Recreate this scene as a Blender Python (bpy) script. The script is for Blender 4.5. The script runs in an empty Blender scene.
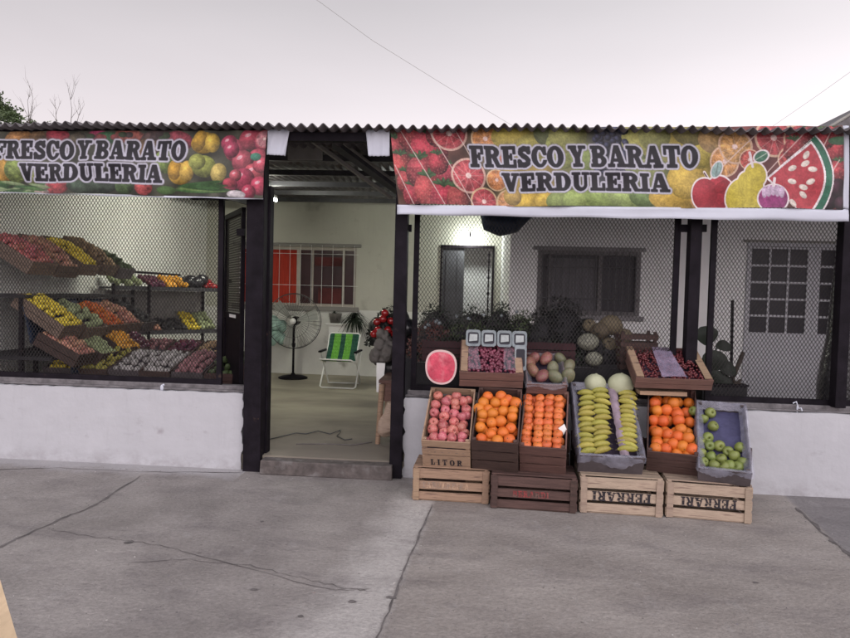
import bpy, math, random
import numpy as np
from mathutils import Vector, Matrix, Euler
random.seed(7); RNG = np.random.RandomState(5)
R = math.radians
scene = bpy.context.scene
COL = scene.collection

# ------------------------------------------------------------------ camera
F = 650.0
CAM = Vector((0, -5.4, 1.55)); YAW = R(4.3); PITCH = R(2.2); ROLL = R(1.5)
fwd = Vector((-math.sin(YAW)*math.cos(PITCH), math.cos(YAW)*math.cos(PITCH), -math.sin(PITCH)))
r0 = Vector((math.cos(YAW), math.sin(YAW), 0)); u0 = r0.cross(fwd)
rt = r0*math.cos(ROLL) + u0*math.sin(ROLL); up = u0*math.cos(ROLL) - r0*math.sin(ROLL)
cam = bpy.data.objects.new('camera', bpy.data.cameras.new('camera')); COL.objects.link(cam)
M = Matrix((rt, up, -fwd)).transposed().to_4x4(); M.translation = CAM; cam.matrix_world = M
cam.data.sensor_width = 36; cam.data.lens = F/850*36; cam.data.clip_end = 800; cam.data.clip_start = 0.05
scene.camera = cam

def ray(px, py):
    return (fwd + rt*((px-425)/F) - up*((py-319)/F))
def at(px, py, Y=None, Z=None, X=None):
    d = ray(px, py)
    if Y is not None: t = (Y-CAM.y)/d.y
    elif Z is not None: t = (Z-CAM.z)/d.z
    else: t = (X-CAM.x)/d.x
    return CAM + d*t
def proj(p):
    v = Vector(p)-CAM; z = v.dot(fwd)
    return (425+F*v.dot(rt)/z, 319-F*v.dot(up)/z)

# ------------------------------------------------------------------ object helpers
def link(o, parent=None):
    COL.objects.link(o)
    if parent is not None: o.parent = parent
    return o
def tag(o, label=None, cat=None, group=None, kind=None):
    if label: o['label'] = label
    if cat: o['category'] = cat
    if group: o['group'] = group
    if kind: o['kind'] = kind
    return o
def empty(name, loc=(0,0,0), rot=(0,0,0)):
    o = bpy.data.objects.new(name, None); o.location = loc; o.rotation_euler = rot; o.empty_display_size = .1
    return link(o)
class MB:
    def __init__(s): s.v = []; s.f = []; s.m = []; s.sm = []
    def add(s, vs, fs, mi=0, smooth=False):
        b = len(s.v); s.v += [tuple(v) for v in vs]
        for f in fs: s.f.append(tuple(b+i for i in f)); s.m.append(mi); s.sm.append(smooth)
        return s
    def box(s, lo, hi, mi=0, rot=None, piv=None, jit=0):
        x0,y0,z0 = lo; x1,y1,z1 = hi
        vs = [Vector(p) for p in ((x0,y0,z0),(x1,y0,z0),(x1,y1,z0),(x0,y1,z0),(x0,y0,z1),(x1,y0,z1),(x1,y1,z1),(x0,y1,z1))]
        if jit: vs = [v+Vector((random.uniform(-jit,jit),random.uniform(-jit,jit)*.3,random.uniform(-jit,jit))) for v in vs]
        if rot is not None:
            c = Vector(piv) if piv is not None else sum(vs, Vector())/8
            q = Euler(rot).to_matrix(); vs = [q@(v-c)+c for v in vs]
        return s.add(vs, [(0,3,2,1),(4,5,6,7),(0,1,5,4),(1,2,6,5),(2,3,7,6),(3,0,4,7)], mi)
    def tube(s, pts, r, n=8, mi=0, cap=True):
        pts = [Vector(p) for p in pts]; rs = r if isinstance(r,(list,tuple)) else [r]*len(pts)
        vs = []; t0 = (pts[1]-pts[0]).normalized()
        a = t0.orthogonal().normalized()
        for i,p in enumerate(pts):
            t = ((pts[min(i+1,len(pts)-1)]-pts[max(i-1,0)])).normalized()
            a = (a - t*a.dot(t)); a = a.normalized() if a.length > 1e-6 else t.orthogonal().normalized()
            b = t.cross(a)
            for k in range(n):
                th = 2*math.pi*k/n; vs.append(p+(a*math.cos(th)+b*math.sin(th))*rs[i])
        fs = [(i*n+k, i*n+(k+1)%n, (i+1)*n+(k+1)%n, (i+1)*n+k) for i in range(len(pts)-1) for k in range(n)]
        s.add(vs, fs, mi, True)
        if cap:
            e = (len(pts)-1)*n
            s.add(vs[:n], [tuple(range(n))[::-1]], mi); s.add(vs[e:e+n], [tuple(range(n))], mi)
        return s
    def lathe(s, prof, n=20, c=(0,0,0), mi=0, axis=None, wob=0, sd=0):
        c = Vector(c); vs = []; rr = random.Random(sd)
        q = Vector((0,0,1)).rotation_difference(Vector(axis)).to_matrix() if axis is not None else Matrix.Identity(3)
        ph = [rr.uniform(0,6.28) for _ in range(4)]
        for (r,z) in prof:
            for k in range(n):
                th = 2*math.pi*k/n
                w = 1+wob*(math.sin(2*th+ph[0]+z*20)+.6*math.sin(3*th+ph[1])+.4*math.sin(5*th+ph[2]))
                vs.append(c+q@Vector((r*w*math.cos(th), r*w*math.sin(th), z)))
        fs = [(i*n+k, i*n+(k+1)%n, (i+1)*n+(k+1)%n, (i+1)*n+k) for i in range(len(prof)-1) for k in range(n)]
        return s.add(vs, fs, mi, True)
    def ball(s, c, r, sc=(1,1,1), n=14, mi=0, wob=0, sd=0):
        prof = [(math.sin(math.pi*i/(n//2+2))*r, -math.cos(math.pi*i/(n//2+2))*r) for i in range(n//2+3)]
        b = len(s.v); s.lathe(prof, n, (0,0,0), mi, None, wob, sd)
        for i in range(b, len(s.v)):
            v = s.v[i]; s.v[i] = (v[0]*sc[0]+c[0], v[1]*sc[1]+c[1], v[2]*sc[2]+c[2])
        return s
    def mesh(s, name, mats):
        me = bpy.data.meshes.new(name); me.from_pydata(s.v, [], s.f)
        for m in (mats if isinstance(mats,(list,tuple)) else [mats]): me.materials.append(m)
        me.polygons.foreach_set('material_index', s.m); me.polygons.foreach_set('use_smooth', s.sm)
        me.update(); return me
    def build(s, name, mats, parent=None, bevel=0):
        o = link(bpy.data.objects.new(name, s.mesh(name, mats)), parent)
        if bevel:
            b = o.modifiers.new('bevel','BEVEL'); b.width = bevel; b.segments = 2; b.limit_method = 'ANGLE'
        return o

FLZ = .13
# ------------------------------------------------------------------ materials
def srgb(r,g,b):
    def c(x):
        x /= 255; return x/12.92 if x <= .04045 else ((x+.055)/1.055)**2.4
    return (c(r),c(g),c(b),1)
MATS = {}
def mat(name, col, rough=.7, var=.25, scale=6, bump=.2, bscale=40, col2=None, metal=0, stretch=(1,1,1), rnd=0, hue=0, spec=.4, coat=0, alpha=1, trans=0, emit=None, coords='Object', spots=None, sss=0):
    m = bpy.data.materials.new(name); m.use_nodes = True; MATS[name] = m
    nt = m.node_tree; N = nt.nodes; L = nt.links; p = N['Principled BSDF']
    tc = N.new('ShaderNodeTexCoord'); mp = N.new('ShaderNodeMapping'); mp.inputs['Scale'].default_value = stretch
    L.new(tc.outputs[coords], mp.inputs['Vector'])
    oi = N.new('ShaderNodeObjectInfo')
    if rnd or coords == 'Object':
        ad = N.new('ShaderNodeVectorMath'); ad.operation = 'ADD'; cb = N.new('ShaderNodeCombineXYZ')
        ml = N.new('ShaderNodeMath'); ml.operation = 'MULTIPLY'; ml.inputs[1].default_value = 37
        L.new(oi.outputs['Random'], ml.inputs[0]); L.new(ml.outputs[0], cb.inputs[0]); L.new(ml.outputs[0], cb.inputs[2])
        L.new(mp.outputs[0], ad.inputs[0]); L.new(cb.outputs[0], ad.inputs[1]); vec = ad.outputs[0]
    else: vec = mp.outputs[0]
    n1 = N.new('ShaderNodeTexNoise'); n1.inputs['Scale'].default_value = scale; n1.inputs['Detail'].default_value = 6; n1.inputs['Roughness'].default_value = .6
    L.new(vec, n1.inputs['Vector'])
    cr = N.new('ShaderNodeValToRGB'); cr.color_ramp.elements[0].position = .32; cr.color_ramp.elements[1].position = .68
    c = Vector(col[:3])
    c2 = Vector(col2[:3]) if col2 else c*(1+var)
    c1 = c*(1-var) if not col2 else c
    cr.color_ramp.elements[0].color = (*c1,1); cr.color_ramp.elements[1].color = (*[min(1,x) for x in c2],1)
    L.new(n1.outputs['Fac'], cr.inputs['Fac']); out = cr.outputs[0]
    if spots:
        n3 = N.new('ShaderNodeTexNoise'); n3.inputs['Scale'].default_value = spots[1]; n3.inputs['Detail'].default_value = 3
        L.new(vec, n3.inputs['Vector'])
        r3 = N.new('ShaderNodeValToRGB'); r3.color_ramp.elements[0].position = spots[2]; r3.color_ramp.elements[1].position = spots[2]+spots[3]
        L.new(n3.outputs['Fac'], r3.inputs['Fac'])
        mx = N.new('ShaderNodeMixRGB'); L.new(r3.outputs[0], mx.inputs[0]); L.new(out, mx.inputs[1]); mx.inputs[2].default_value = spots[0]; out = mx.outputs[0]
    if rnd or hue:
        hs = N.new('ShaderNodeHueSaturation')
        def rng(a, b, k):
            w = N.new('ShaderNodeMath'); w.operation = 'MULTIPLY'; w.inputs[1].default_value = k; L.new(oi.outputs['Random'], w.inputs[0])
            fr = N.new('ShaderNodeMath'); fr.operation = 'FRACT'; L.new(w.outputs[0], fr.inputs[0])
            mr = N.new('ShaderNodeMapRange'); mr.inputs[3].default_value = a; mr.inputs[4].default_value = b
            L.new(fr.outputs[0], mr.inputs[0]); return mr.outputs[0]
        L.new(rng(1-rnd,1+rnd,7.13), hs.inputs['Value']); L.new(rng(.5-hue,.5+hue,13.7), hs.inputs['Hue'])
        L.new(out, hs.inputs['Color']); out = hs.outputs[0]
    L.new(out, p.inputs['Base Color'])
    p.inputs['Roughness'].default_value = rough; p.inputs['Metallic'].default_value = metal
    p.inputs['Specular IOR Level'].default_value = spec; p.inputs['Coat Weight'].default_value = coat
    p.inputs['Alpha'].default_value = alpha; p.inputs['Transmission Weight'].default_value = trans
    if sss: p.inputs['Subsurface Weight'].default_value = sss; p.inputs['Subsurface Scale'].default_value = .01
    if bump:
        n2 = N.new('ShaderNodeTexNoise'); n2.inputs['Scale'].default_value = bscale; n2.inputs['Detail'].default_value = 5
        L.new(vec, n2.inputs['Vector']); bp = N.new('ShaderNodeBump'); bp.inputs['Strength'].default_value = bump; bp.inputs['Distance'].default_value = .01
        L.new(n2.outputs['Fac'], bp.inputs['Height']); L.new(bp.outputs[0], p.inputs['Normal'])
    if emit:
        p.inputs['Emission Color'].default_value = emit[0]; p.inputs['Emission Strength'].default_value = emit[1]
    return m

m_wallw = mat('whitewash', (.40,.398,.42), .85, .05, 3, .5, 14, spots=((.28,.265,.28,1), 5, .66, .12))
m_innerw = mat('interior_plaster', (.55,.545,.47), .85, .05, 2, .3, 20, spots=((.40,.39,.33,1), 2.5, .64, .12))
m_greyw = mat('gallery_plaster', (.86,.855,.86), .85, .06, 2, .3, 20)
m_rawc = mat('raw_cement', (.13,.12,.125), .9, .4, 12, .7, 50)
m_black = mat('black_steel', (.009,.007,.010), .6, .4, 8, .15, 60, spec=.08, spots=((.04,.026,.022,1), 14, .70, .06))
m_mesh = mat('mesh_steel', (.022,.019,.019), .65, .3, 20, 0, spec=.2)
m_roof = mat('zinc_sheet', (.11,.10,.105), .5, .35, 3, .2, 30, metal=.5, spots=((.05,.035,.03,1), 4, .55, .15))
m_roofbeam = mat('roof_steel', (.055,.055,.06), .5, .3, 8, .1, 30)
m_bluew = mat('banner_cloth', (.46,.475,.54), .6, .05, 4, .25, 9)
m_wood = mat('pale_crate_wood', (.285,.19,.125), .8, .22, 3, .4, 14, stretch=(2,6,26), rnd=.16, hue=.006, spots=((.12,.075,.055,1), 3, .54, .16))
m_woodd = mat('dark_crate_wood', (.068,.038,.032), .8, .3, 3, .4, 14, stretch=(2,6,26), rnd=.25, hue=.01)
m_woodr = mat('reddish_crate_wood', (.115,.060,.049), .8, .25, 3, .4, 14, stretch=(2,6,26), rnd=.2, hue=.01)
m_woodf = mat('ferrari_crate_wood', (.33,.25,.19), .8, .2, 3, .4, 14, stretch=(2,6,26), rnd=.12, hue=.006, spots=((.15,.10,.08,1), 3, .56, .16))
m_box = mat('dark_cardboard', (.085,.07,.075), .7, .3, 5, .2, 20)
m_ink = mat('stencil_ink', (.02,.016,.02), .8, .3, 30, 0, spots=((.12,.08,.07,1), 30, .60, .1))
m_inkf = mat('faded_ink', (.25,.18,.14), .8, .3, 30, 0, spots=((.42,.28,.19,1), 22, .5, .1))
m_inkr = mat('red_ink', (.20,.035,.035), .8, .3, 30, 0, spots=((.13,.07,.06,1), 22, .5, .1))
m_liner = mat('gap_shade_liner', (.05,.035,.06), .8, .3, 20, .3, 30)  # dark filler sheet under the fruit, painting the shade in the gaps
m_purple = mat('purple_tray_paper', (.06,.058,.125), .7, .25, 14, .5, 30)
m_lilac = mat('lilac_paper', (.25,.19,.23), .6, .3, 14, .5, 30)
m_orange = mat('orange_peel', (.58,.135,.016), .5, .10, 12, .25, 90, rnd=.08, hue=.012, spec=.5, spots=((.64,.20,.02,1), 9, .58, .2))
m_mand = mat('mandarin_peel', (.57,.135,.035), .4, .12, 12, .25, 80, rnd=.10, hue=.007, spec=.5, spots=((.62,.20,.035,1), 8, .6, .2))
m_apple = mat('red_apple_skin', (.40,.085,.09), .4, .3, 9, .05, 30, rnd=.2, hue=.015, spots=((.55,.33,.24,1), 7, .52, .18), spec=.5)
m_gapple = mat('green_apple_skin', (.155,.19,.045), .42, .2, 14, .05, 30, rnd=.12, hue=.012, spec=.5, spots=((.25,.28,.11,1), 14, .6, .15))
m_mango = mat('mango_skin', (.19,.06,.06), .45, .2, 6, .05, 30, rnd=.15, spots=((.20,.19,.08,1), 7, .5, .2), hue=.02)
m_mangog = mat('green_mango_skin', (.12,.12,.07), .45, .2, 6, .05, 30, rnd=.15, spots=((.20,.10,.08,1), 7, .58, .15), hue=.02)
m_banana = mat('banana_skin', (.30,.265,.05), .5, .15, 8, .05, 30, rnd=.14, hue=.012, spots=((.17,.175,.03,1), 9, .60, .14))
m_melon = mat('melon_rind', (.42,.43,.29), .55, .10, 9, .2, 40, rnd=.05)
m_rind = mat('watermelon_rind', (.06,.14,.05), .4, .5, 8, 0)
m_pith = mat('watermelon_pith', (.58,.42,.41), .4, .08, 8, 0)
m_flesh = mat('watermelon_flesh', (.50,.06,.10), .25, .3, 12, .5, 40, spec=.7, spots=((.60,.19,.22,1), 9, .52, .2))
m_grape = mat('grape_skin', (.115,.026,.05), .3, .5, 20, 0, rnd=.3, hue=.03)
m_cherry = mat('cherry_skin', (.085,.013,.016), .3, .4, 20, 0, rnd=.3)
m_plastic = mat('cloudy_plastic', (.34,.34,.42), .16, .4, 12, .9, 26, alpha=.36, spec=.7)
m_plasticw = mat('milky_plastic', (.26,.30,.32), .3, .25, 12, .3, 22, alpha=.55, spec=.5)
m_plab = mat('dull_label', (.30,.32,.32), .6, .15, 30, 0)
m_clear = mat('clear_plastic', (.55,.55,.62), .18, .1, 12, .5, 30, alpha=.15, spec=.8)
m_lfilm = mat('lilac_film', (.36,.30,.42), .2, .25, 12, .6, 30, alpha=.5, spec=.6)
m_lab = mat('paper_label', (.78,.78,.76), .6, .06, 30, 0)
m_dk = mat('dark_interior', (.018,.017,.02), .8, .3, 4, .1, 20)
m_navy = mat('navy_tarpaulin', (.012,.025,.055), .5, .4, 4, .4, 14)
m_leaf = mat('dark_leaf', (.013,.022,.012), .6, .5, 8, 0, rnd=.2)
m_leaf2 = mat('mid_leaf', (.055,.08,.03), .6, .5, 8, 0, rnd=.2)
m_bark = mat('bark', (.06,.045,.035), .9, .4, 12, .5, 30)
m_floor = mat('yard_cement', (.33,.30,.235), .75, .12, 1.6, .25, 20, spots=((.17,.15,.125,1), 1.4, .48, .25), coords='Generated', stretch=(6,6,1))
m_rust = mat('dirty_riser', (.085,.072,.068), .9, .35, 14, .6, 40, spots=((.15,.138,.135,1), 12, .55, .2))
m_chrome = mat('fan_wire', (.10,.10,.10), .35, .2, 8, 0, metal=.7)
m_whitep = mat('white_enamel', (.78,.78,.75), .4, .05, 8, 0)
m_green1 = mat('lime_webbing', (.16,.45,.06), .7, .12, 60, .2, 200)
m_green2 = mat('dark_green_webbing', (.02,.09,.06), .7, .15, 60, .2, 200)
m_redcur = mat('red_curtain', (.42,.035,.018), .8, .2, 6, .3, 10, stretch=(12,12,.6))
m_glassd = mat('dark_window_glass', (.040,.014,.016), .3, .3, 2, 0, spec=.25)
m_glassg = mat('dark_door_glass', (.020,.018,.026), .35, .3, 2, 0, spec=.2)
m_winfr = mat('grey_window_frame', (.24,.23,.21), .6, .12, 8, .1, 30)
m_dooro = mat('grey_door_paint', (.50,.50,.54), .55, .05, 5, .1, 20)
m_dgrey = mat('slate_shutter', (.07,.07,.08), .6, .2, 5, .1, 20)
m_bag = mat('mint_plastic_bag', (.35,.52,.45), .4, .3, 10, .8, 16)
m_sack = mat('grey_sack', (.12,.11,.10), .85, .3, 10, .8, 30)
m_tube = mat('lit_tube', (1,1,1), .3, 0, 5, 0, emit=((1,1,.86,1), 165))
m_bulb = mat('lit_bulb', (1,1,1), .3, 0, 5, 0, emit=((.95,1,.93,1), 260))
m_redp = mat('tomato_skin', (.28,.012,.014), .15, .3, 6, 0, rnd=.2, spec=.7)
m_lemon = mat('lemon_peel', (.72,.56,.05), .45, .1, 8, .2, 60, rnd=.1)
m_pale = mat('pale_cabbage', (.33,.38,.20), .6, .3, 18, .4, 30, rnd=.15)
m_potato = mat('potato_skin', (.28,.19,.11), .8, .3, 14, .3, 40, rnd=.25)
m_onion = mat('onion_skin', (.42,.20,.14), .5, .3, 14, .1, 40, rnd=.25, hue=.02)
m_pinkv = mat('pink_radish', (.26,.12,.13), .6, .3, 20, .2, 40, rnd=.25)
m_squash = mat('squash_rind', (.17,.14,.085), .7, .4, 26, .5, 36, rnd=.25, hue=.015)
m_pumpkin = mat('pumpkin_rind', (.70,.33,.03), .5, .2, 10, .2, 20, rnd=.15)
m_bagk = mat('black_bag', (.014,.014,.018), .3, .4, 10, .9, 18, spec=.7)
m_plank = mat('bare_plank', (.55,.42,.28), .75, .15, 3, .3, 14, stretch=(20,2,2))

def grime(m, z0, z1, col, strength=.7):
    nt = m.node_tree; N = nt.nodes; L = nt.links; p = N['Principled BSDF']; src = p.inputs['Base Color'].links[0].from_socket
    g = N.new('ShaderNodeNewGeometry'); sx = N.new('ShaderNodeSeparateXYZ'); L.new(g.outputs['Position'], sx.inputs[0])
    def nz(sc,st,d=6):
        mp = N.new('ShaderNodeMapping'); mp.inputs['Scale'].default_value = st; L.new(g.outputs['Position'],mp.inputs['Vector'])
        n = N.new('ShaderNodeTexNoise'); n.inputs['Scale'].default_value = sc; n.inputs['Detail'].default_value = d; n.inputs['Roughness'].default_value=.7; L.new(mp.outputs[0],n.inputs['Vector']); return n.outputs['Fac']
    def M_(op,a,b):
        n = N.new('ShaderNodeMath'); n.operation = op; n.use_clamp = True
        for i,x in enumerate((a,b)):
            if isinstance(x,(int,float)): n.inputs[i].default_value = x
            else: L.new(x,n.inputs[i])
        return n.outputs[0]
    def MR(x,a,b,c=0,d=1):
        n = N.new('ShaderNodeMapRange'); L.new(x,n.inputs[0])
        for i,v in enumerate((a,b,c,d)): n.inputs[i+1].default_value = v
        return n.outputs[0]
    splash = M_('MULTIPLY', MR(nz(7,(1,1,1.4)),.40,.62), MR(sx.outputs['Z'],z1,z0,0,1))
    streak = M_('MULTIPLY', MR(nz(9,(3,3,.25)),.56,.72), .30)
    scuff = M_('MULTIPLY', MR(nz(3,(1,1,1.6),9),.60,.66), .40)
    f = M_('MULTIPLY', M_('MAXIMUM', M_('MAXIMUM',splash,streak), scuff), strength)
    mx = N.new('ShaderNodeMixRGB'); L.new(f,mx.inputs[0]); L.new(src,mx.inputs[1]); mx.inputs[2].default_value = col; L.new(mx.outputs[0],p.inputs['Base Color'])
grime(m_wallw, .0, .16, (.20,.185,.185,1), .5)
def entrance_tone(m):  # darker, browner floor around the gateway, edge broken by noise
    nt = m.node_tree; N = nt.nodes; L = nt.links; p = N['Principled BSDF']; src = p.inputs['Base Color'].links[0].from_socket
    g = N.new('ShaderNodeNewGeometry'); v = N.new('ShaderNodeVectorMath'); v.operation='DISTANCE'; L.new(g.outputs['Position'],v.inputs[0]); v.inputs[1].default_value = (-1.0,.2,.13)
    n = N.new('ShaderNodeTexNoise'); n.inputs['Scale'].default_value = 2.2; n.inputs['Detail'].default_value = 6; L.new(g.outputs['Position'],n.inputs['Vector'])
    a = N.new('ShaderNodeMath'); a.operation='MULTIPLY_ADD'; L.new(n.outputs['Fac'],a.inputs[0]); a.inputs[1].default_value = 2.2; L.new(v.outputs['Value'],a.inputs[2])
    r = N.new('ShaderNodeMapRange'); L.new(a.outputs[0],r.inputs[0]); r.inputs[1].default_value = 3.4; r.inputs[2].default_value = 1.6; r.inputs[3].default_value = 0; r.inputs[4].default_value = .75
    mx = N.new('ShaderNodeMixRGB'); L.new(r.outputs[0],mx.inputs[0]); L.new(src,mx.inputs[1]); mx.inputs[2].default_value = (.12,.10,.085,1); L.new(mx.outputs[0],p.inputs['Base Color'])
entrance_tone(m_floor)
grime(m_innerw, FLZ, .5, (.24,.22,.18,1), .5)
# ------------------------------------------------------------------ ground
def ground_mat():
    m = bpy.data.materials.new('worn_concrete'); m.use_nodes = True; nt = m.node_tree; N = nt.nodes; L = nt.links; p = N['Principled BSDF']
    g = N.new('ShaderNodeNewGeometry'); P = g.outputs['Position']
    def noise(s, d=6, r=.6, st=(1,1,1)):
        mp = N.new('ShaderNodeMapping'); mp.inputs['Scale'].default_value = st; L.new(P, mp.inputs['Vector'])
        n = N.new('ShaderNodeTexNoise'); n.inputs['Scale'].default_value = s; n.inputs['Detail'].default_value = d; n.inputs['Roughness'].default_value = r
        L.new(mp.outputs[0], n.inputs['Vector']); return n.outputs['Fac']
    def math_(op, a, b):
        n = N.new('ShaderNodeMath'); n.operation = op
        for i,x in enumerate((a,b)):
            if isinstance(x,(int,float)): n.inputs[i].default_value = x
            else: L.new(x, n.inputs[i])
        return n.outputs[0]
    def ramp(x, a, b, c0=(0,0,0,1), c1=(1,1,1,1)):
        r = N.new('ShaderNodeValToRGB'); e = r.color_ramp.elements; e[0].position = a; e[1].position = b; e[0].color = c0; e[1].color = c1
        L.new(x, r.inputs['Fac']); return r.outputs[0]
    def mix(f, a, b, bt='MIX'):
        n = N.new('ShaderNodeMixRGB'); n.blend_type = bt
        for i,x in enumerate((f,a,b)):
            if isinstance(x,(int,float)): n.inputs[i].default_value = x
            elif isinstance(x,tuple): n.inputs[i].default_value = x
            else: L.new(x, n.inputs[i])
        return n.outputs[0]
    def side(p0, p1, w=.05, wav=.10):        # 0..1 to the right of the line p0->p1 on the ground
        d = (p1-p0); n = Vector((d.y,-d.x,0)).normalized()
        vm = N.new('ShaderNodeVectorMath'); vm.operation = 'DOT_PRODUCT'; L.new(P, vm.inputs[0]); vm.inputs[1].default_value = n
        v = math_('SUBTRACT', vm.outputs['Value'], n.dot(p0))
        v = math_('ADD', v, math_('MULTIPLY', math_('SUBTRACT', noise(5,4), .5), wav))
        mr = N.new('ShaderNodeMapRange'); mr.inputs[1].default_value = -w; mr.inputs[2].default_value = w; L.new(v, mr.inputs[0]); return mr.outputs[0]
    gpt = lambda x,y: at(x,y,Z=0)
    base = ramp(noise(1.3), .3, .7, (.180,.162,.154,1), (.318,.291,.276,1))
    # right slab is a later, browner pour
    s1 = side(gpt(378,638), gpt(432,505), .03, .12)
    brown = ramp(noise(1.1,5,.6,(1,1.8,1)), .3, .72, (.205,.182,.168,1), (.335,.304,.283,1))
    c = mix(s1, base, brown)
    # paler trowelled band left of the joint
    s2 = side(gpt(290,638), gpt(400,505), .12, .3)
    band = math_('MULTIPLY', s2, math_('SUBTRACT', 1, s1))
    c = mix(math_('MULTIPLY', band, .85), c, (.42,.395,.38,1))
    s3 = side(gpt(850,556), gpt(797,507), .02, .03)
    c = mix(math_('SUBTRACT', 1, s3), (.15,.145,.155,1), c) if False else c
    s4 = side(gpt(850,556), gpt(797,507), .02, .03)
    c = mix(math_('MULTIPLY', s4, .6), c, (.135,.130,.145,1))
    # dark damp stains, dust
    st = ramp(noise(1.9,7,.65,(1,2.2,1)), .50, .68)
    c = mix(math_('MULTIPLY', st, .42), c, (.115,.10,.105,1))
    st2 = ramp(noise(3.7,8,.7,(2.2,1,1)), .56, .72)
    c = mix(math_('MULTIPLY', st2, .35), c, (.36,.345,.34,1))
    fine = ramp(noise(38,8,.8), .25, .75, (.66,.66,.66,1), (1.34,1.34,1.34,1))
    c = mix(1.0, c, fine, 'MULTIPLY')
    sp = ramp(noise(26,2,.5), .72, .75)
    c = mix(math_('MULTIPLY', sp, .6), c, (.07,.06,.06,1))
    # splashed lime wash along the foot of the wall
    sx = N.new('ShaderNodeSeparateXYZ'); L.new(P, sx.inputs[0])
    w = math_('ADD', sx.outputs['Y'], math_('MULTIPLY', math_('SUBTRACT', noise(5,5), .5), .45))
    mr = N.new('ShaderNodeMapRange'); mr.inputs[1].default_value = -.34; mr.inputs[2].default_value = -.12; L.new(w, mr.inputs[0])
    lt = math_('LESS_THAN', sx.outputs['X'], -1.9)
    c = mix(math_('MULTIPLY', math_('MULTIPLY', mr.outputs[0], .55), lt), c, (.42,.41,.43,1))
    L.new(c, p.inputs['Base Color']); p.inputs['Roughness'].default_value = .82; p.inputs['Specular IOR Level'].default_value = .3
    bp = N.new('ShaderNodeBump'); bp.inputs['Strength'].default_value = .6; bp.inputs['Distance'].default_value = .015
    hh = math_('ADD', noise(45,5,.65), math_('MULTIPLY', noise(4,5,.6), 1.6)); L.new(hh, bp.inputs['Height']); L.new(bp.outputs[0], p.inputs['Normal'])
    return m
m_ground = ground_mat()
mb = MB(); mb.add([(-150,-80,0),(150,-80,0),(150,220,0),(-150,220,0)], [(0,1,2,3)])
ground = tag(mb.build('pavement', m_ground), kind='structure')
m_joint = mat('joint_dirt', (.125,.112,.11), .95, .4, 12, .4, 40)
def crack(pts, w, name='crack', sub=7, wob=.012):
    P3 = [at(x,y,Z=0) for x,y in pts]; line = []
    for a,b in zip(P3,P3[1:]):
        for k in range(sub): line.append(a.lerp(b,k/sub))
    line.append(P3[-1]); mb = MB(); vs = []
    for i,p in enumerate(line):
        t = (line[min(i+1,len(line)-1)]-line[max(i-1,0)]).normalized(); n = Vector((-t.y,t.x,0))
        p = p+n*random.uniform(-wob,wob); ww = w*random.uniform(.35,1.3)*(1 if 0<i<len(line)-1 else .3)
        vs += [p+n*ww+Vector((0,0,.003)), p-n*ww+Vector((0,0,.003))]
    mb.add(vs, [(2*i,2*i+1,2*i+3,2*i+2) for i in range(len(line)-1)])
    return tag(mb.build(name, m_joint, ground), kind='structure')
crack([(141,476),(100,503),(60,520),(0,547),(-120,590)], .012, 'joint')
crack([(432,505),(405,570),(378,638),(340,760)], .006, 'joint', 12, .006)
crack([(797,508),(822,532),(850,556),(900,600)], .014, 'joint')
crack([(50,528),(52,530),(90,537),(130,541),(170,548),(215,560),(330,590),(370,590)], .0028)
crack([(130,563),(190,560),(250,566),(300,578),(345,588),(372,592)], .0025)
crack([(-20,470),(60,468),(140,472),(243,473)], .006, 'joint')
for (x,y,s) in ((128,543,1.6),(262,522,.8),(255,590,1),(352,602,1),(301,617,.8),(756,583,.8),(391,598,1.2)):
    p = at(x,y,Z=0); mb = MB(); n = 9
    mb.add([(p.x,p.y,.0045)]+[(p.x+math.cos(6.283*k/n)*.022*s*random.uniform(.6,1.3), p.y+math.sin(6.283*k/n)*.013*s*random.uniform(.6,1.3), .0035) for k in range(n)],
           [(0,1+k,1+(k+1)%n) for k in range(n)])
    tag(mb.build('stain', m_joint, ground), kind='structure')

mb = MB(); rr = random.Random(77)
for k in range(900):
    if rr.random() < .45: a_,b_ = rr.choice((((141,476),(0,547)),((432,505),(378,638)),((797,508),(850,556)),((0,463),(243,471)),((405,480),(850,505)))); t_ = rr.random(); px = a_[0]+(b_[0]-a_[0])*t_+rr.gauss(0,5); py = a_[1]+(b_[1]-a_[1])*t_+abs(rr.gauss(0,2.5))
    else: px,py = rr.uniform(0,850),rr.uniform(478,636)
    p = at(px,py,Z=0); r_ = rr.uniform(.0015,.005)*(1.6 if rr.random()<.06 else 1)
    if p.y > -.02: continue
    mb.add([p+Vector((rr.uniform(-r_,r_)*1.4,rr.uniform(-r_,r_)*1.4,0)) for _ in range(3)]+[p+Vector((0,0,r_*.8))],[(0,1,3),(1,2,3),(2,0,3)],rr.choice((0,0,1)))
tag(mb.build('grit',[m_rawc,mat('pale_grit',(.4,.38,.36),.9,.2,10,0)]),kind='stuff')
# yard floor one step up, riser at the doorway
FL = .13
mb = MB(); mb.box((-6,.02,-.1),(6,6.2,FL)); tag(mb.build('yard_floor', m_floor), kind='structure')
XL = at(262,470,Y=-.05).x; XR = at(393,470,Y=-.05).x
mb = MB(); mb.box((XL+.003,-.12,0),(XR-.003,.018,FL-.012), jit=.004)
tag(mb.build('doorstep', m_rust, None, .008), 'low worn cement doorstep with chipped reddish riser in the open gateway', 'doorstep')

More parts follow.
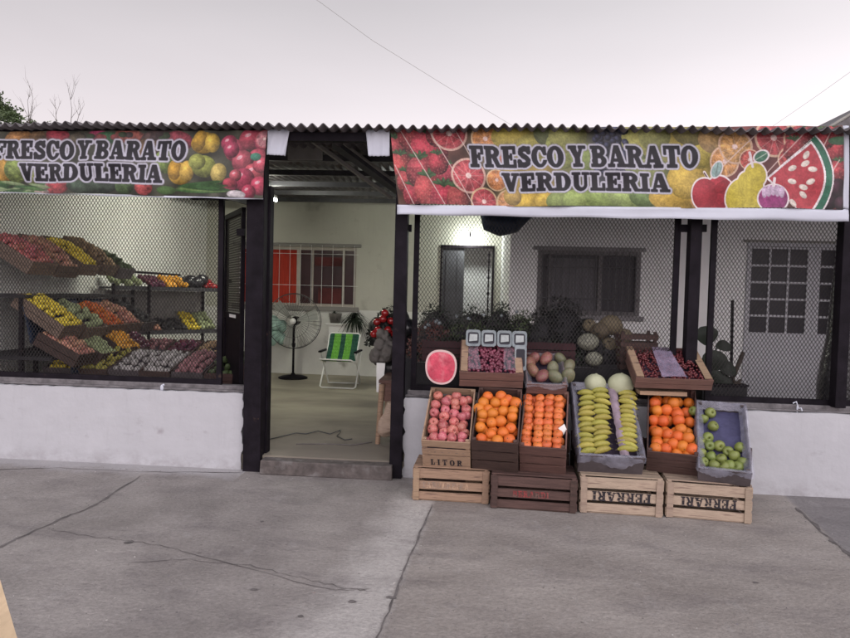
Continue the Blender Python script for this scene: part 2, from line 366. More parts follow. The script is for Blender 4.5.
# ------------------------------------------------------------------ front parapet walls
WT = .16
def rough_wall(name, x0, x1, z1, label, rough_side):
    nx = 60; nz = 14; root = MB()
    vs = []; fs = []
    for j in range(nz+1):
        for i in range(nx+1):
            x = x0+(x1-x0)*i/nx; z = z1*j/nz
            if i == (nx if rough_side > 0 else 0): x += random.uniform(-.022,.012)
            if j == nz: z += random.uniform(-.006,.006)
            vs.append((x, random.uniform(-.0025,.0025), z))
    fs = [(j*(nx+1)+i, j*(nx+1)+i+1, (j+1)*(nx+1)+i+1, (j+1)*(nx+1)+i) for j in range(nz) for i in range(nx)]
    root.add(vs, fs, 0, True)
    # returns and top
    top = [vs[nz*(nx+1)+i] for i in range(nx+1)]
    root.add(top+[(v[0],.07,v[2]) for v in top], [(i,i+1,nx+2+i,nx+1+i) for i in range(nx)])
    for ii in (0,nx):
        e = [vs[j*(nx+1)+ii] for j in range(nz+1)]
        root.add(e+[(v[0],.07,v[2]) for v in e], [(j,j+1,nz+2+j,nz+1+j) for j in range(nz)])
    o = root.build(name, m_wallw); tag(o, label, 'wall')
    c = MB(); c.box((x0+.01,.071,0),(x1-.01,WT,z1+.055), jit=.0); c.box((x0,.03,z1+.004),(x1,.069,z1+.02), jit=.004)
    c.build('cement_core', m_rawc, o, .006)
    return o
zL = at(120,389,Y=0).z; zR = at(800,413,Y=0).z
XA = at(243,430,Y=0).x; XB = at(404,440,Y=0).x
rough_wall('parapet_wall', -5.2, XA, zL, 'low white painted wall below the mesh in front of the left shelves', 1)
rough_wall('parapet_wall', XB, 5.2, zR, 'low white painted wall behind the fruit stand, from gateway post rightwards', -1)
# small things on the walls
def lump(mb, c, r, n=7, sd=0, sc=(1,1,1), mi=0): mb.ball(c, r, sc, n*2, mi, .12, sd)
p = at(162,389,Y=.03); mb = MB(); lump(mb,(0,0,.02),.014,5,3,(1,1,2)); lump(mb,(.012,0,.045),.01,5,4)
o = mb.build('paper_scrap', m_bluew); o.location = (p.x,.03,zL); tag(o,'small crumpled white scrap on the left wall top near its middle','scrap')
p = at(797,411,Y=.04); mb = MB(); mb.tube([(-.035,0,.07),(-.01,0,.085),(.01,0,.03),(.03,0,.035),(.035,-.01,.01)], .006, 6); mb.tube([(.0,0,.05),(.0,0,.0)], .006,6)
o = mb.build('wire_twist', m_bluew); o.location = (p.x,.04,zR); tag(o,'twisted white plastic tie lying on the right wall top','tie')
p = at(207,388,Y=.10); mb = MB(); mb.box((-.08,0,0),(.08,.03,.055), jit=.008); o = mb.build('wood_offcut', m_pale); o.location = (p.x,.10,zL+.002)
tag(o,'pale yellowish block lying on the left wall beside the open gate','block')

# ------------------------------------------------------------------ steel frames and expanded mesh
def mesh_panel(name, x0, x1, z0, z1, Y, label, fr=.03, pitch=(.030,.046), w=.0018, sides=(1,1), topbar=None):
    root = empty(name, (x0,Y,0)); tag(root, label, 'mesh panel', 'expanded steel mesh panels along the shop front')
    W = x1-x0; H = z1-z0; mb = MB()
    slope = pitch[1]/pitch[0]
    nv = Vector((slope,1)).normalized()
    for sgn,yy in ((1,-.0035),(-1,.0035)):
        k = -int(H/slope/pitch[0])-2
        while k*pitch[0] < W+H/slope:
            xs = k*pitch[0]; k += 1
            # line: x = xs + z/slope (sgn 1) or x = xs - z/slope + H/slope
            def X(z): return xs+z/slope if sgn>0 else xs+(H-z)/slope
            def Zx(x): return (x-xs)*slope if sgn>0 else H-(x-xs)*slope
            zs = sorted([max(0,min(H,Zx(0))), max(0,min(H,Zx(W)))]); a,b = zs
            if b-a < .01: continue
            xa,xb = X(a),X(b)
            if min(xa,xb) < -.01 or max(xa,xb) > W+.01: continue
            d = Vector((xb-xa,0,b-a)).normalized(); n = Vector((-d.z,0,d.x))*w
            q = [Vector((xa,yy,z0+a)),Vector((xb,yy,z0+b))]
            vs = []
            for pnt in q: vs += [pnt+n+Vector((0,-.0012,0)), pnt-n+Vector((0,-.0012,0)), pnt-n+Vector((0,.0018,0)), pnt+n+Vector((0,.0018,0))]
            mb.add(vs, [(0,1,5,4),(1,2,6,5),(2,3,7,6),(3,0,4,7)])
    mb.build('mesh_sheet', m_mesh, root)
    f = MB()
    f.box((-fr if sides[0] else 0,-.016,z0-fr),(W+(fr if sides[1] else 0),.016,z0)); f.box((-fr if sides[0] else 0,-.016,z1),(W+(fr if sides[1] else 0),.016,z1+fr))
    if sides[0]: f.box((-fr,-.016,z0+.001),(-.0,.016,z1-.001))
    if sides[1]: f.box((W,-.016,z0+.001),(W+fr,.016,z1-.001))
    f.build('frame', m_black, root)
    return root
YM = .11
xa = at(218,300,Y=YM).x
mesh_panel('mesh_panel', -5.15, xa, zL+.10, 2.45, YM, 'wide dark diamond mesh panel above the left wall, before the produce shelves', .045)
xb = at(418,300,Y=YM).x; xc = at(672,300,Y=YM).x
mesh_panel('mesh_panel', xb, xc, zR+.10, 2.45, YM, 'wide mesh panel above the right wall, between gateway post and double post', .045)
xd = at(714,300,Y=YM).x
mesh_panel('mesh_panel', xd, 4.4, zR+.10, 2.45, YM, 'mesh panel at the far right before the panelled glass door', .045)
def post(name, px0, px1, py, Y, z0, z1, dep, label, cat='post'):
    a = at(px0,py,Y=Y).x; b = at(px1,py,Y=Y).x; mb = MB(); mb.box((a,Y,z0),(b,Y+dep,z1))
    return tag(mb.build(name, m_black, None, .004), label, cat)
ZT = 2.74
post('gate_post', 244.5, 262, 330, -.05, 0, ZT, .12, 'thick black steel post left of the gateway, at the end of the white wall')
post('gate_post', 262.5, 268.5, 330, .08, FL-.13, ZT-.3, .10, 'slimmer black jamb just inside the left gateway post')
post('gate_post', 392.5, 405, 330, -.05, 0, ZT, .12, 'black steel post right of the gateway with paint smears at its foot')
post('double_post', 688.5, 700, 290, .0, zR+.05, ZT, .10, 'black post standing between the two right mesh panels')
post('end_post', 839, 850, 330, .0, zR+.05, ZT, .10, 'broad black post at the right end of the shop front')
# bridging lugs between posts and panel frames
def lug(px0, px1, py, Y, label):
    a = at(px0,py,Y=Y); b = at(px1,py,Y=Y); mb = MB(); mb.box((min(a.x,b.x),Y,a.z-.03),(max(a.x,b.x),Y+.03,a.z+.03))
    return tag(mb.build('bracket', m_black), label, 'bracket', 'short steel brackets tying the mesh frames to the posts')
lug(405.3,411.5,228,YM-.01,'short black bracket joining the gateway post and the right mesh frame')
lug(679.5,688,228,YM-.03,'short black bracket on the left side of the double post')
lug(700.4,707,228,YM-.03,'short black bracket on the right side of the double post')
lug(236.5,244,232,YM-.01,'short black bracket joining the left mesh frame and gateway post')
# gate leaf folded back inside
hx = at(241,300,Y=.16).x
g = empty('gate_leaf', (hx,.2,FL+.02), (0,0,R(180-58))); tag(g, 'dark steel mesh gate swung open behind the left end of the shop front', 'gate')
GW = .78; GH = 2.12
mb = MB(); mb.box((0,-.018,0),(GW,.018,.05)); mb.box((0,-.018,GH-.05),(GW,.018,GH)); mb.box((0,-.018,.051),(.045,.018,GH-.051)); mb.box((GW-.045,-.018,.051),(GW,.018,GH-.051)); mb.box((.046,-.016,1.12),(GW-.046,.016,1.18))
mb.build('frame', m_black, g)
mb = MB(); mb.box((.046,-.004,.051),(GW-.046,.004,1.119)); mb.build('kick_panel', m_black, g)
mb = MB()
for sgn in (1,-1):
    for k in range(-60,60):
        x0_ = k*.03; zz0,zz1 = 1.181,GH-.051
        xa_,xb_ = (x0_, x0_+sgn*(zz1-zz0)/1.5)
        # clip
        t0 = 0; t1 = 1
        lo,hi = .046,GW-.046
        dx = xb_-xa_
        ta,tb = sorted(((lo-xa_)/dx,(hi-xa_)/dx)); t0 = max(0,ta); t1 = min(1,tb)
        if t1-t0 < .02: continue
        a = Vector((xa_+dx*t0, .005*sgn, zz0+(zz1-zz0)*t0)); b = Vector((xa_+dx*t1,.005*sgn, zz0+(zz1-zz0)*t1))
        d = (b-a).normalized(); n = Vector((-d.z,0,d.x))*.0075
        mb.add([a+n,a-n,b-n,b+n],[(0,1,2,3)])
mb.build('mesh_sheet', m_mesh, g)
mb = MB(); mb.box((GW,-.03,1.42),(GW+.045,.03,1.58)); mb.box((GW+.01,-.06,1.46),(GW+.03,-.031,1.50)); mb.build('lock', m_black, g)
mb = MB(); mb.box((GW*.25,.0185,1.135),(GW*.62,.0195,1.165)); mb.build('maker_plate', m_lab, g)

# ------------------------------------------------------------------ roof
RS = .04; ZF = at(425,125.5,Y=-.3).z
def roofz(y): return ZF + (y+.3)*RS
WL = .0885; AMP = .0175
mb = MB(); xs = []; n = int(14/WL*8)
vs = []; ys = [-.3,2,4,6.0]
for y in ys:
    for i in range(n+1):
        x = -7+i*WL/8; sag = .006*math.sin(x*2.1)+.004*math.sin(x*5.3)
        vs.append((x+ (y+.3)*0.0, y+(.012*math.sin(int((x+7)/.83)*9.1) if y == ys[0] else 0), roofz(y)+AMP*math.sin(2*math.pi*i/8)+sag))
fs = [(j*(n+1)+i, j*(n+1)+i+1, (j+1)*(n+1)+i+1, (j+1)*(n+1)+i) for j in range(3) for i in range(n)]
mb.add(vs, fs, 0, True); roof = mb.build('corrugated_roof', m_roof); so = roof.modifiers.new('s','SOLIDIFY'); so.thickness = .006; so.offset = -1
tag(roof, 'dark corrugated metal lean-to roof over the whole shop front', 'roof')
def beam(p0, p1, w, h, name='purlin', m=None, parent=None, smooth=False):
    p0 = Vector(p0); p1 = Vector(p1); d = (p1-p0).normalized(); s = d.cross(Vector((0,0,1))).normalized()*w/2; u = s.cross(d).normalized()*h/2
    vs = []
    for p in (p0,p1): vs += [p-s-u,p+s-u,p+s+u,p-s+u]
    mb = MB(); mb.add(vs,[(0,3,2,1),(4,5,6,7),(0,1,5,4),(1,2,6,5),(2,3,7,6),(3,0,4,7)])
    return mb.build(name, m or m_roofbeam, parent)
beam((-7,-.12,roofz(-.12)-AMP-.045),(7,-.12,roofz(-.12)-AMP-.045),.06,.07,'eave_beam',m_black,roof)
for y in (.9,1.9,2.9,3.9,4.9): beam((-6.5,y,roofz(y)-AMP-.045),(6.5,y,roofz(y)-AMP-.045),.05,.06,'purlin',m_roofbeam if y!=2.9 else m_dgrey,roof)
for x in (-3.6,1.9): beam((x,-.05,roofz(-.05)-AMP-.125),(x,5.4,roofz(5.4)-AMP-.125),.06,.08,'rafter',m_roofbeam,roof)
# diagonal brace seen through the gateway
q0 = at(318,131,Y=.35); q1 = at(400,192,Y=1.2)
b1 = beam(q0,q1,.10,.05,'brace',m_roofbeam,roof); b2 = beam(q0+Vector((-.09,0,-.06)),q1+Vector((-.09,0,-.06)),.03,.03,'brace',m_winfr,roof); b3 = beam(q0+Vector((.12,.05,-.02)),q1+Vector((.12,.05,-.02)),.02,.02,'brace',m_winfr,roof)
mb = MB(); a = at(288,140,Y=.6); b = at(322,160,Y=.6); mb.box((a.x,.6,b.z),(b.x,.62,a.z)); mb.build('patch_sheet', m_winfr, roof)

# ------------------------------------------------------------------ house and yard walls
YB = 5.5; XLW = -4.62; YG = 2.75
XG = at(510,260,Y=YG).x
def wall(name, lo, hi, m, label, holes=None, axis='y'):
    mb = MB(); mb.box(lo,hi); return tag(mb.build(name,m),label,'wall')
topz = lambda y: roofz(y)-.07
def holed_wall(name, x0, x1, y, t, z0, z1, holes, m, label):
    root = MB(); xs = sorted({x0,x1,*[h[0] for h in holes],*[h[1] for h in holes]}); zs = sorted({z0,z1,*[h[2] for h in holes],*[h[3] for h in holes]})
    for i in range(len(xs)-1):
        for j in range(len(zs)-1):
            cx=(xs[i]+xs[i+1])/2; cz=(zs[j]+zs[j+1])/2
            if any(h[0]<cx<h[1] and h[2]<cz<h[3] for h in holes): continue
            root.add([(xs[i],y,zs[j]),(xs[i+1],y,zs[j]),(xs[i+1],y,zs[j+1]),(xs[i],y,zs[j+1])],[(0,1,2,3)])
    for (a,b,c,d) in holes:
        root.add([(a,y,c),(b,y,c),(b,y,d),(a,y,d),(a,y+t,c),(b,y+t,c),(b,y+t,d),(a,y+t,d)],[(0,1,5,4),(1,2,6,5),(2,3,7,6),(3,0,4,7)])
    root.add([(x0,y+t,z0),(x1,y+t,z0),(x1,y+t,z1),(x0,y+t,z1)],[(0,1,2,3)]) if not holes else None
    return tag(root.build(name,m),label,'wall')
w0 = at(262,244,Y=YB); w1 = at(357,308,Y=YB)
d0 = at(441,247,Y=YB); d1 = at(492,247,Y=YB)
WZ1 = at(315,247,Y=YB).z; WZ0 = at(315,306,Y=YB).z
wx0 = w0.x-.45; wx1 = at(356,280,Y=YB).x
dz = at(466,248,Y=YB).z
dx0 = at(442,270,Y=YB).x; dx1 = at(492,270,Y=YB).x
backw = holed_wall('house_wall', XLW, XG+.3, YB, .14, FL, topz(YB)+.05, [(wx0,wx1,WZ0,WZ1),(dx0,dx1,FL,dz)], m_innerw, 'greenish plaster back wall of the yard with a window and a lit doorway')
m_sidew = mat('side_plaster', (.86,.86,.82), .85, .05, 2, .3, 20)
mb = MB(); mb.add([(XLW-.15,.2,FL),(XLW,.2,FL),(XLW,YB+.14,FL),(XLW-.15,YB+.14,FL),(XLW-.15,.2,topz(.2)+.06),(XLW,.2,topz(.2)+.06),(XLW,YB+.14,topz(YB)+.06),(XLW-.15,YB+.14,topz(YB)+.06)],[(0,3,2,1),(4,5,6,7),(0,1,5,4),(1,2,6,5),(2,3,7,6),(3,0,4,7)]); tag(mb.build('side_wall', m_sidew),'pale side wall behind the left produce shelves','wall')
g0 = at(535,249,Y=YG); g1 = at(641,318,Y=YG)
gz1 = at(588,251,Y=YG).z; gz0 = at(588,315,Y=YG).z; gx0=at(537,285,Y=YG).x; gx1=at(640,285,Y=YG).x
ex0 = at(745,300,Y=YG).x; ex1 = at(872,300,Y=YG).x; ez = at(780,243,Y=YG).z
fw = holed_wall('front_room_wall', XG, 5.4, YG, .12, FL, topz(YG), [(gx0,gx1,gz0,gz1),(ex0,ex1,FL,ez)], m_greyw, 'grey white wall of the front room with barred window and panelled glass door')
mb = MB(); mb.box((XG+.002,YG+.121,FL),(XG+.12,YB-.002,topz(YG)))
mb.build('return_wall', m_greyw, fw)
mb = MB(); mb.box((XG,YG+.001,FL),(XG+.0015,YG+.121,topz(YG))); mb.build('corner_reveal', m_greyw, fw)
mb = MB(); mb.box((5.25,.2,FL),(5.4,YG,topz(.2))); tag(mb.build('end_wall', m_greyw),'plain wall closing the gallery beyond the right frame','wall')
mb = MB(); mb.box((-4.6,YB+1.6,0),(5.4,YB+1.7,3)); mb.box((XG+.3,YG+1.5,0),(5.4,YG+1.55,2.9)); mb.build('room_back', m_dk, backw)
mb = MB(); mb.box((XLW+.002,YB-.004,FL),(dx0-.032,YB-.001,at(315,309,Y=YB).z)); mb.build('whitewashed_dado', mat('dado_wash',(.74,.74,.70),.85,.06,3,.3,20,spots=((.36,.35,.30,1),3,.66,.12)), backw)
# window in the back wall: red curtain, dark glass, bars
win = empty('barred_window', ((wx0+wx1)/2,YB,WZ0)); tag(win,'wide window with red curtain and thin white bars in the back wall','window')
win.location = (0,0,0)
W_ = wx1-wx0; ca = at(296,280,Y=YB).x; cb_ = at(312,280,Y=YB).x; cc = at(343,280,Y=YB).x
mb = MB()
for (a,b) in ((wx0,wx0+.04),(ca,ca+.06),(cb_-.015,cb_+.015),(cc-.02,cc+.02),(wx1-.04,wx1)): mb.box((a,YB+.03,WZ0+.04),(b,YB+.07,WZ1-.05))
mb.box((wx0,YB+.03,WZ1-.05),(wx1,YB+.07,WZ1)); mb.box((wx0,YB+.03,WZ0),(wx1,YB+.07,WZ0+.04))
mb.build('window_frame', mat('beige_frame',(.42,.38,.33),.5,.1,8,.1,30), win)
mb = MB(); nn = 40
vs = []
for i in range(nn+1):
    x = wx0+.04+(ca-wx0-.04)*i/nn; yy = YB+.10+.012*math.sin(i*1.3)
    vs += [(x,yy,WZ0+.04),(x,yy,WZ1-.05)]
mb.add(vs,[(2*i,2*i+2,2*i+3,2*i+1) for i in range(nn)],0,True); mb.build('curtain', m_redcur, win)
mb = MB(); mb.box((ca+.061,YB+.05,WZ0+.041),(wx1-.041,YB+.056,WZ1-.051)); mb.build('pane', m_glassd, win)
m_redrefl = mat('red_reflection', (.10,.022,.022), .8, .5, 3, 0)  # red panels over the pane, their colour painting its pinkish reflections
mb = MB(); 
pa = at(318,262,Y=YB); pb = at(356,306,Y=YB)
mb.box((pa.x,YB+.044,WZ0+.05),(cc-.03,YB+.048,at(330,288,Y=YB).z)); mb.box((cb_+.03,YB+.0445,at(330,266,Y=YB).z),(cc-.03,YB+.0485,at(330,257,Y=YB).z))
mb.build('pane_reflection', m_redrefl, win)
mb = MB()
nb = 12
for i in range(nb): 
    x = wx0+.03+(wx1-wx0-.06)*i/(nb-1); mb.tube([(x,YB-.03,WZ0-.02),(x,YB-.03,WZ1+.03)], .0036, 6)
for zz in (WZ0+.35,WZ1-.12): mb.tube([(wx0-.02,YB-.036,zz),(wx1+.04,YB-.036,zz)], .0035, 6)
mb.build('window_bars', m_whitep, win)
mb = MB(); mb.box((wx0-.05,YB-.05,WZ0-.08),(wx1+.06,YB-.002,WZ0-.002)); mb.box((wx0-.05,YB-.03,WZ1+.002),(wx1+.08,YB-.002,WZ1+.06)); mb.build('sill', m_winfr, win, .006)
# doorway with dark leaf and lit passage
dw = empty('passage_doorway', (0,0,0)); tag(dw,'doorway under the lit lamp, dark leaf on its left, white passage behind','doorway')
mb = MB(); mb.box((dx0-.03,YB-.02,FL),(dx0+.0,YB+.04,dz+.04)); mb.box((dx1,YB-.02,FL),(dx1+.035,YB+.04,dz+.04)); mb.box((dx0-.03,YB-.02,dz),(dx1+.035,YB+.04,dz+.045)); mb.build('door_frame', m_black, dw)
dm = at(464,270,Y=YB).x
mb = MB(); mb.box((dx0+.005,YB+.05,FL),(dm,YB+.09,dz-.005)); mb.box((dx0+.06,YB+.04,FL+.9),(dx0+.12,YB+.049,dz-.12)); mb.box((dm-.12,YB+.04,FL+.9),(dm-.06,YB+.049,dz-.12)); mb.build('door_leaf', m_dgrey, dw)
mb = MB(); mb.box((dx0-.1,YB+.55,FL),(dx1+.35,YB+.6,dz+.1)); mb.build('passage_wall', m_greyw, dw)
mb = MB(); mb.tube([(dx1-.055,YB-.03,FL),(dx1-.055,YB-.03,dz-.05)], .011, 6)
for k in range(14): mb.ball((dx1-.055,YB-.03,dz-.1-k*.13),.02,(1,1,1.3),8,0)
mb.build('bead_string', m_black, dw)
# gallery window with dark shutter
gw = empty('gallery_window', (0,0,0)); tag(gw,'dark barred window with grey frame in the front room wall','window')
mb = MB(); t=.05
mb.box((gx0,YG-.01,gz1-t),(gx1,YG+.05,gz1)); mb.box((gx0,YG-.01,gz0),(gx1,YG+.05,gz0+t)); mb.box((gx0,YG-.01,gz0+t),(gx0+t,YG+.05,gz1-t)); mb.box((gx1-t,YG-.01,gz0+t),(gx1,YG+.05,gz1-t))
gm = at(600,285,Y=YG).x; mb.box((gm-.025,YG-.005,gz0+t),(gm+.025,YG+.05,gz1-t)); gm2 = at(549,285,Y=YG).x; mb.box((gm2-.012,YG+.0,gz0+t),(gm2+.012,YG+.05,gz1-t))
mb.build('window_frame', mat('taupe_frame',(.15,.14,.145),.6,.2,6,.1,20), gw)
mb = MB(); mb.box((gx0+t,YG+.06,gz0+t),(gx1-t,YG+.065,gz1-t)); mb.build('pane', m_glassg, gw)
m_curt = mat('grey_lace_curtain', (.13,.125,.14), .8, .35, 5, .2, 12, stretch=(14,14,.5))
mb = MB(); vs=[]
for i in range(61):
    x = gx0+.12+(gm-gx0-.15)*i/60; vs += [(x,YG+.056+.003*math.sin(i*.9),gz0+t),(x,YG+.056+.003*math.sin(i*.9+.3),gz1-t-.04)]
mb.add(vs,[(2*i,2*i+2,2*i+3,2*i+1) for i in range(60)],0,True); mb.build('curtain', m_curt, gw)
mb = MB()
for i in range(15):
    x = gx0+.06+(gx1-gx0-.12)*i/14; mb.tube([(x,YG-.03,gz0+.01),(x,YG-.03,gz1-.01)],.006,6)
for zz in (gz0+.2,gz1-.2): mb.tube([(gx0,YG-.036,zz),(gx1,YG-.036,zz)],.005,6)
mb.build('window_bars', m_dgrey, gw)
mb = MB(); mb.box((gx0-.06,YG-.05,gz0-.06),(gx1+.05,YG-.002,gz0-.002)); mb.box((gx0-.06,YG-.03,gz1+.002),(gx1+.05,YG-.002,gz1+.05)); mb.build('sill', mat('grey_sill',(.22,.21,.22),.8,.2,6,.2,20), gw, .005)
# paned door
pd = empty('glazed_door', (0,0,0)); tag(pd,'pale grey double door with small dark panes behind the right mesh','door')
mb = MB(); mb.box((ex0,YG-.02,FL),(ex0+.045,YG+.05,ez)); mb.box((ex1-.045,YG-.02,FL),(ex1,YG+.05,ez)); mb.box((ex0+.045,YG-.02,ez-.045),(ex1-.045,YG+.05,ez)); mb.build('door_frame', m_dooro, pd)
mb = MB(); mb.box((ex0-.05,YG-.04,ez+.003),(ex1+.05,YG-.003,ez+.03)); mb.build('lintel_strip', m_winfr, pd)
p1a = at(750,300,Y=YG).x; p1b = at(806,300,Y=YG).x; p2a = at(819,300,Y=YG).x; p2b = p2a+(p1b-p1a)
pz1 = at(780,249,Y=YG).z; pz0 = at(780,333,Y=YG).z
for (a,b,l0,l1) in ((p1a,p1b,ex0+.048,(p1b+p2a)/2-.002),(p2a,p2b,(p1b+p2a)/2+.002,ex1-.048)):
    mb = MB(); ml = .013
    mb.box((l0,YG,FL+.01),(a,YG+.04,ez-.05)); mb.box((b,YG,FL+.01),(l1,YG+.04,ez-.05)); mb.box((a,YG,pz1),(b,YG+.04,ez-.05)); mb.box((a,YG,FL+.01),(b,YG+.04,pz0))
    for i in (1,2): x = a+(b-a)*i/3; mb.box((x-ml,YG+.004,pz0),(x+ml,YG+.036,pz1))
    for j in range(1,5): z = pz0+(pz1-pz0)*j/5; mb.box((a,YG+.006,z-ml),(b,YG+.034,z+ml))
    mb.box((a+.02,YG-.008,FL+.12),(b-.02,YG-.001,pz0-.12))
    lf = mb.build('door_leaf', m_dooro, pd)
    mb = MB(); mb.box((a,YG+.018,pz0),(b,YG+.022,pz1)); mb.build('pane', m_glassg, lf)

# ------------------------------------------------------------------ lamps
p = at(276,200.5,Y=3.5)
mb = MB(); mb.tube([(p.x,2.2,p.z),(p.x,3.5,p.z)], .016, 10); t = mb.build('tube_lamp', m_tube); tag(t,'lit fluorescent tube under the roof, only its end showing beside the banner','lamp')
mb = MB(); mb.box((p.x-.025,2.18,p.z+.019),(p.x+.025,3.48,p.z+.06)); mb.build('fitting', m_whitep, t)
p = at(470,240,Y=5.3)
mb = MB(); mb.ball((p.x,5.3,p.z),.038,(1.5,1,1),12); t = mb.build('wall_lamp', m_bulb); tag(t,'bright lit lamp on the back wall above the passage doorway','lamp')
mb = MB(); mb.tube([(p.x,5.33,p.z+.02),(p.x,5.36,p.z+.10),(p.x,5.49,p.z+.12)], .012, 6); mb.build('bracket_arm', m_black, t)
# dark tarpaulin roll hanging under the roof
a = at(482,222,Y=1.6); b = at(523,224,Y=1.6); mb = MB()
mb.tube([(a.x,1.6,a.z+.1),(a.x+.07,1.58,a.z),(a.x+.2,1.6,a.z-.02),(b.x-.1,1.6,b.z),(b.x+.1,1.62,b.z+.14)],[.03,.10,.13,.10,.04],12)
o = mb.build('tarpaulin_roll', m_navy); tag(o,'dark rolled tarpaulin hanging under the roof just right of the lamp','tarpaulin')

# ------------------------------------------------------------------ slab lettering
ST = ('r',.10,0,.38,1)
GL = {
'F':(.80,[ST,('r',0,0,.50,.14),('r',0,.86,.78,1),('r',.64,.62,.78,.88),('r',.38,.44,.56,.57),('r',.5,.34,.6,.68)]),
'E':(.84,[ST,('r',0,0,.8,.14),('r',0,.86,.78,1),('r',.64,.64,.78,.88),('r',.67,.12,.81,.38),('r',.38,.44,.56,.57),('r',.48,.35,.58,.67)]),
'R':(.97,[ST,('r',0,0,.47,.14),('r',0,.86,.5,1),('e',.48,.73,.37,.27),('-r',.38,.62,.48,.85),('-e',.48,.735,.10,.115),('p',[(.42,.5),(.68,.52),(.86,.12),(.98,.12),(.98,0),(.68,0)])]),
'S':(.78,[('s',[(.66,.74),(.58,.86),(.40,.89),(.22,.82),(.19,.68),(.32,.56),(.50,.47),(.62,.35),(.60,.2),(.42,.11),(.22,.13),(.12,.27)],.23),('r',.62,.64,.76,.99),('r',.03,.01,.17,.37)]),
'C':(.86,[('e',.45,.5,.44,.51),('-e',.49,.5,.20,.36),('-r',.62,.34,1,.62),('r',.70,.60,.84,.98)]),
'O':(.94,[('e',.46,.5,.46,.51),('-e',.46,.5,.18,.36)]),
'Y':(.97,[('p',[(.06,.95),(.38,.95),(.62,.42),(.34,.42)]),('p',[(.66,.95),(.82,.95),(.60,.40),(.46,.48)]),('r',.34,0,.62,.48),('r',0,.87,.45,1),('r',.56,.87,.97,1),('r',.22,0,.74,.13)]),
'B':(.92,[ST,('r',0,0,.45,.13),('r',0,.87,.45,1),('e',.45,.74,.36,.26),('e',.47,.28,.40,.28),('-r',.38,.64,.46,.86),('-e',.47,.75,.10,.11),('-r',.38,.14,.48,.42),('-e',.49,.28,.12,.14)]),
'A':(1.02,[('p',[(.36,1),(.62,1),(.94,.08),(.62,.08)]),('p',[(.36,.98),(.50,.98),(.24,.06),(.10,.06)]),('r',.22,.26,.7,.38),('r',0,0,.36,.13),('r',.50,0,1.02,.13)]),
'T':(.92,[('r',.31,0,.59,1),('r',0,.86,.9,1),('r',0,.60,.12,.9),('r',.78,.60,.9,.9),('r',.18,0,.72,.13)]),
'V':(.97,[('p',[(.06,.95),(.38,.95),(.62,0),(.38,0)]),('p',[(.38,0),(.58,0),(.88,.95),(.70,.95)]),('r',0,.87,.46,1),('r',.56,.87,.97,1)]),
'D':(.94,[('e',.42,.5,.48,.5),('-r',.38,.14,.45,.86),('-e',.45,.5,.17,.36),('-r',-.2,-.1,.1,1.1),ST,('r',0,0,.42,.14),('r',0,.86,.42,1)]),
'U':(.97,[('e',.46,.36,.36,.37),('-e',.52,.40,.16,.24),('-r',.36,.40,.68,1.1),('r',.1,.34,.36,1),('r',.68,.34,.82,1),('r',0,.87,.46,1),('r',.56,.87,.96,1)]),
'L':(.82,[ST,('r',0,0,.8,.14),('r',.66,.12,.8,.42),('r',0,.87,.5,1)]),
'I':(.50,[ST,('r',0,0,.48,.14),('r',0,.86,.48,1)]),
}
def gmask(ch, x, y):
    out = np.zeros(x.shape, bool)
    for s in GL[ch][1]:
        k = s[0].lstrip('-')
        if k == 'r': m = (x>=s[1])&(x<=s[3])&(y>=s[2])&(y<=s[4])
        elif k == 'e': m = ((x-s[1])/s[3])**2+((y-s[2])/s[4])**2 <= 1
        elif k == 'p':
            m = np.zeros(x.shape,bool); P = s[1]
            for i in range(len(P)):
                (xa,ya),(xb_,yb_) = P[i],P[i-1]
                if ya == yb_: continue
                m ^= ((ya>y)!=(yb_>y)) & (x < (xb_-xa)*(y-ya)/(yb_-ya)+xa)
        else:
            m = np.zeros(x.shape,bool)
            for (xa,ya),(xb_,yb_) in zip(s[1],s[1][1:]):
                dx,dy = xb_-xa,yb_-ya; t = np.clip(((x-xa)*dx+(y-ya)*dy)/(dx*dx+dy*dy),0,1)
                m |= (x-xa-t*dx)**2+(y-ya-t*dy)**2 <= (s[2]/2)**2
        out = (out & ~m) if s[0][0] == '-' else (out | m)
    return out
def text_layout(txt, gap=.05, space=.24):
    pos = []; x = 0
    for ch in txt:
        if ch == ' ': x += space; continue
        pos.append((ch,x)); x += GL[ch][0]+gap
    return pos, x-gap
def text_mask(txt, X, Y, x0, x1, ytop, ybot, gap=.05, space=.24):
    pos, W = text_layout(txt, gap, space); m = np.zeros(X.shape, bool)
    for ch, px in pos:
        gx = (X-x0)/(x1-x0)*W-px; gy = (ybot-Y)/(ybot-ytop)
        sel = (gx>-.1)&(gx<1.2)&(gy>-.1)&(gy<1.1)
        m |= sel & gmask(ch, gx, gy)
    return m
def lettering(txt, w, h, m, parent, loc, rot=(R(90),0,0), gap=.10, rows=26, skip=0):
    """raised flat ink strokes on a plate: text of width w, height h centred on loc, facing local -Y"""
    pos, W = text_layout(txt, gap); mb = MB(); rr = random.Random(3)
    cols = int(rows*W)
    xs = (np.arange(cols)+.5)/cols*W; ys = (np.arange(rows)+.5)/rows
    X, Y = np.meshgrid(xs, ys); M_ = np.zeros(X.shape, bool)
    for ch, px in pos: M_ |= gmask(ch, X-px, Y)
    for j in range(rows):
        i = 0
        while i < cols:
            if M_[j,i]:
                k = i
                while k < cols and M_[j,k]: k += 1
                if rr.random() >= skip:
                    xa,xb_ = (i/cols-.5)*w,(k/cols-.5)*w; ya,yb_ = (j/rows-.5)*h,((j+1)/rows-.5)*h
                    mb.add([(xa,ya,0),(xb_,ya,0),(xb_,yb_,0),(xa,yb_,0)],[(0,1,2,3)])
                i = k
            else: i += 1
    o = mb.build('lettering', m, parent); o.location = loc; o.rotation_euler = rot; return o

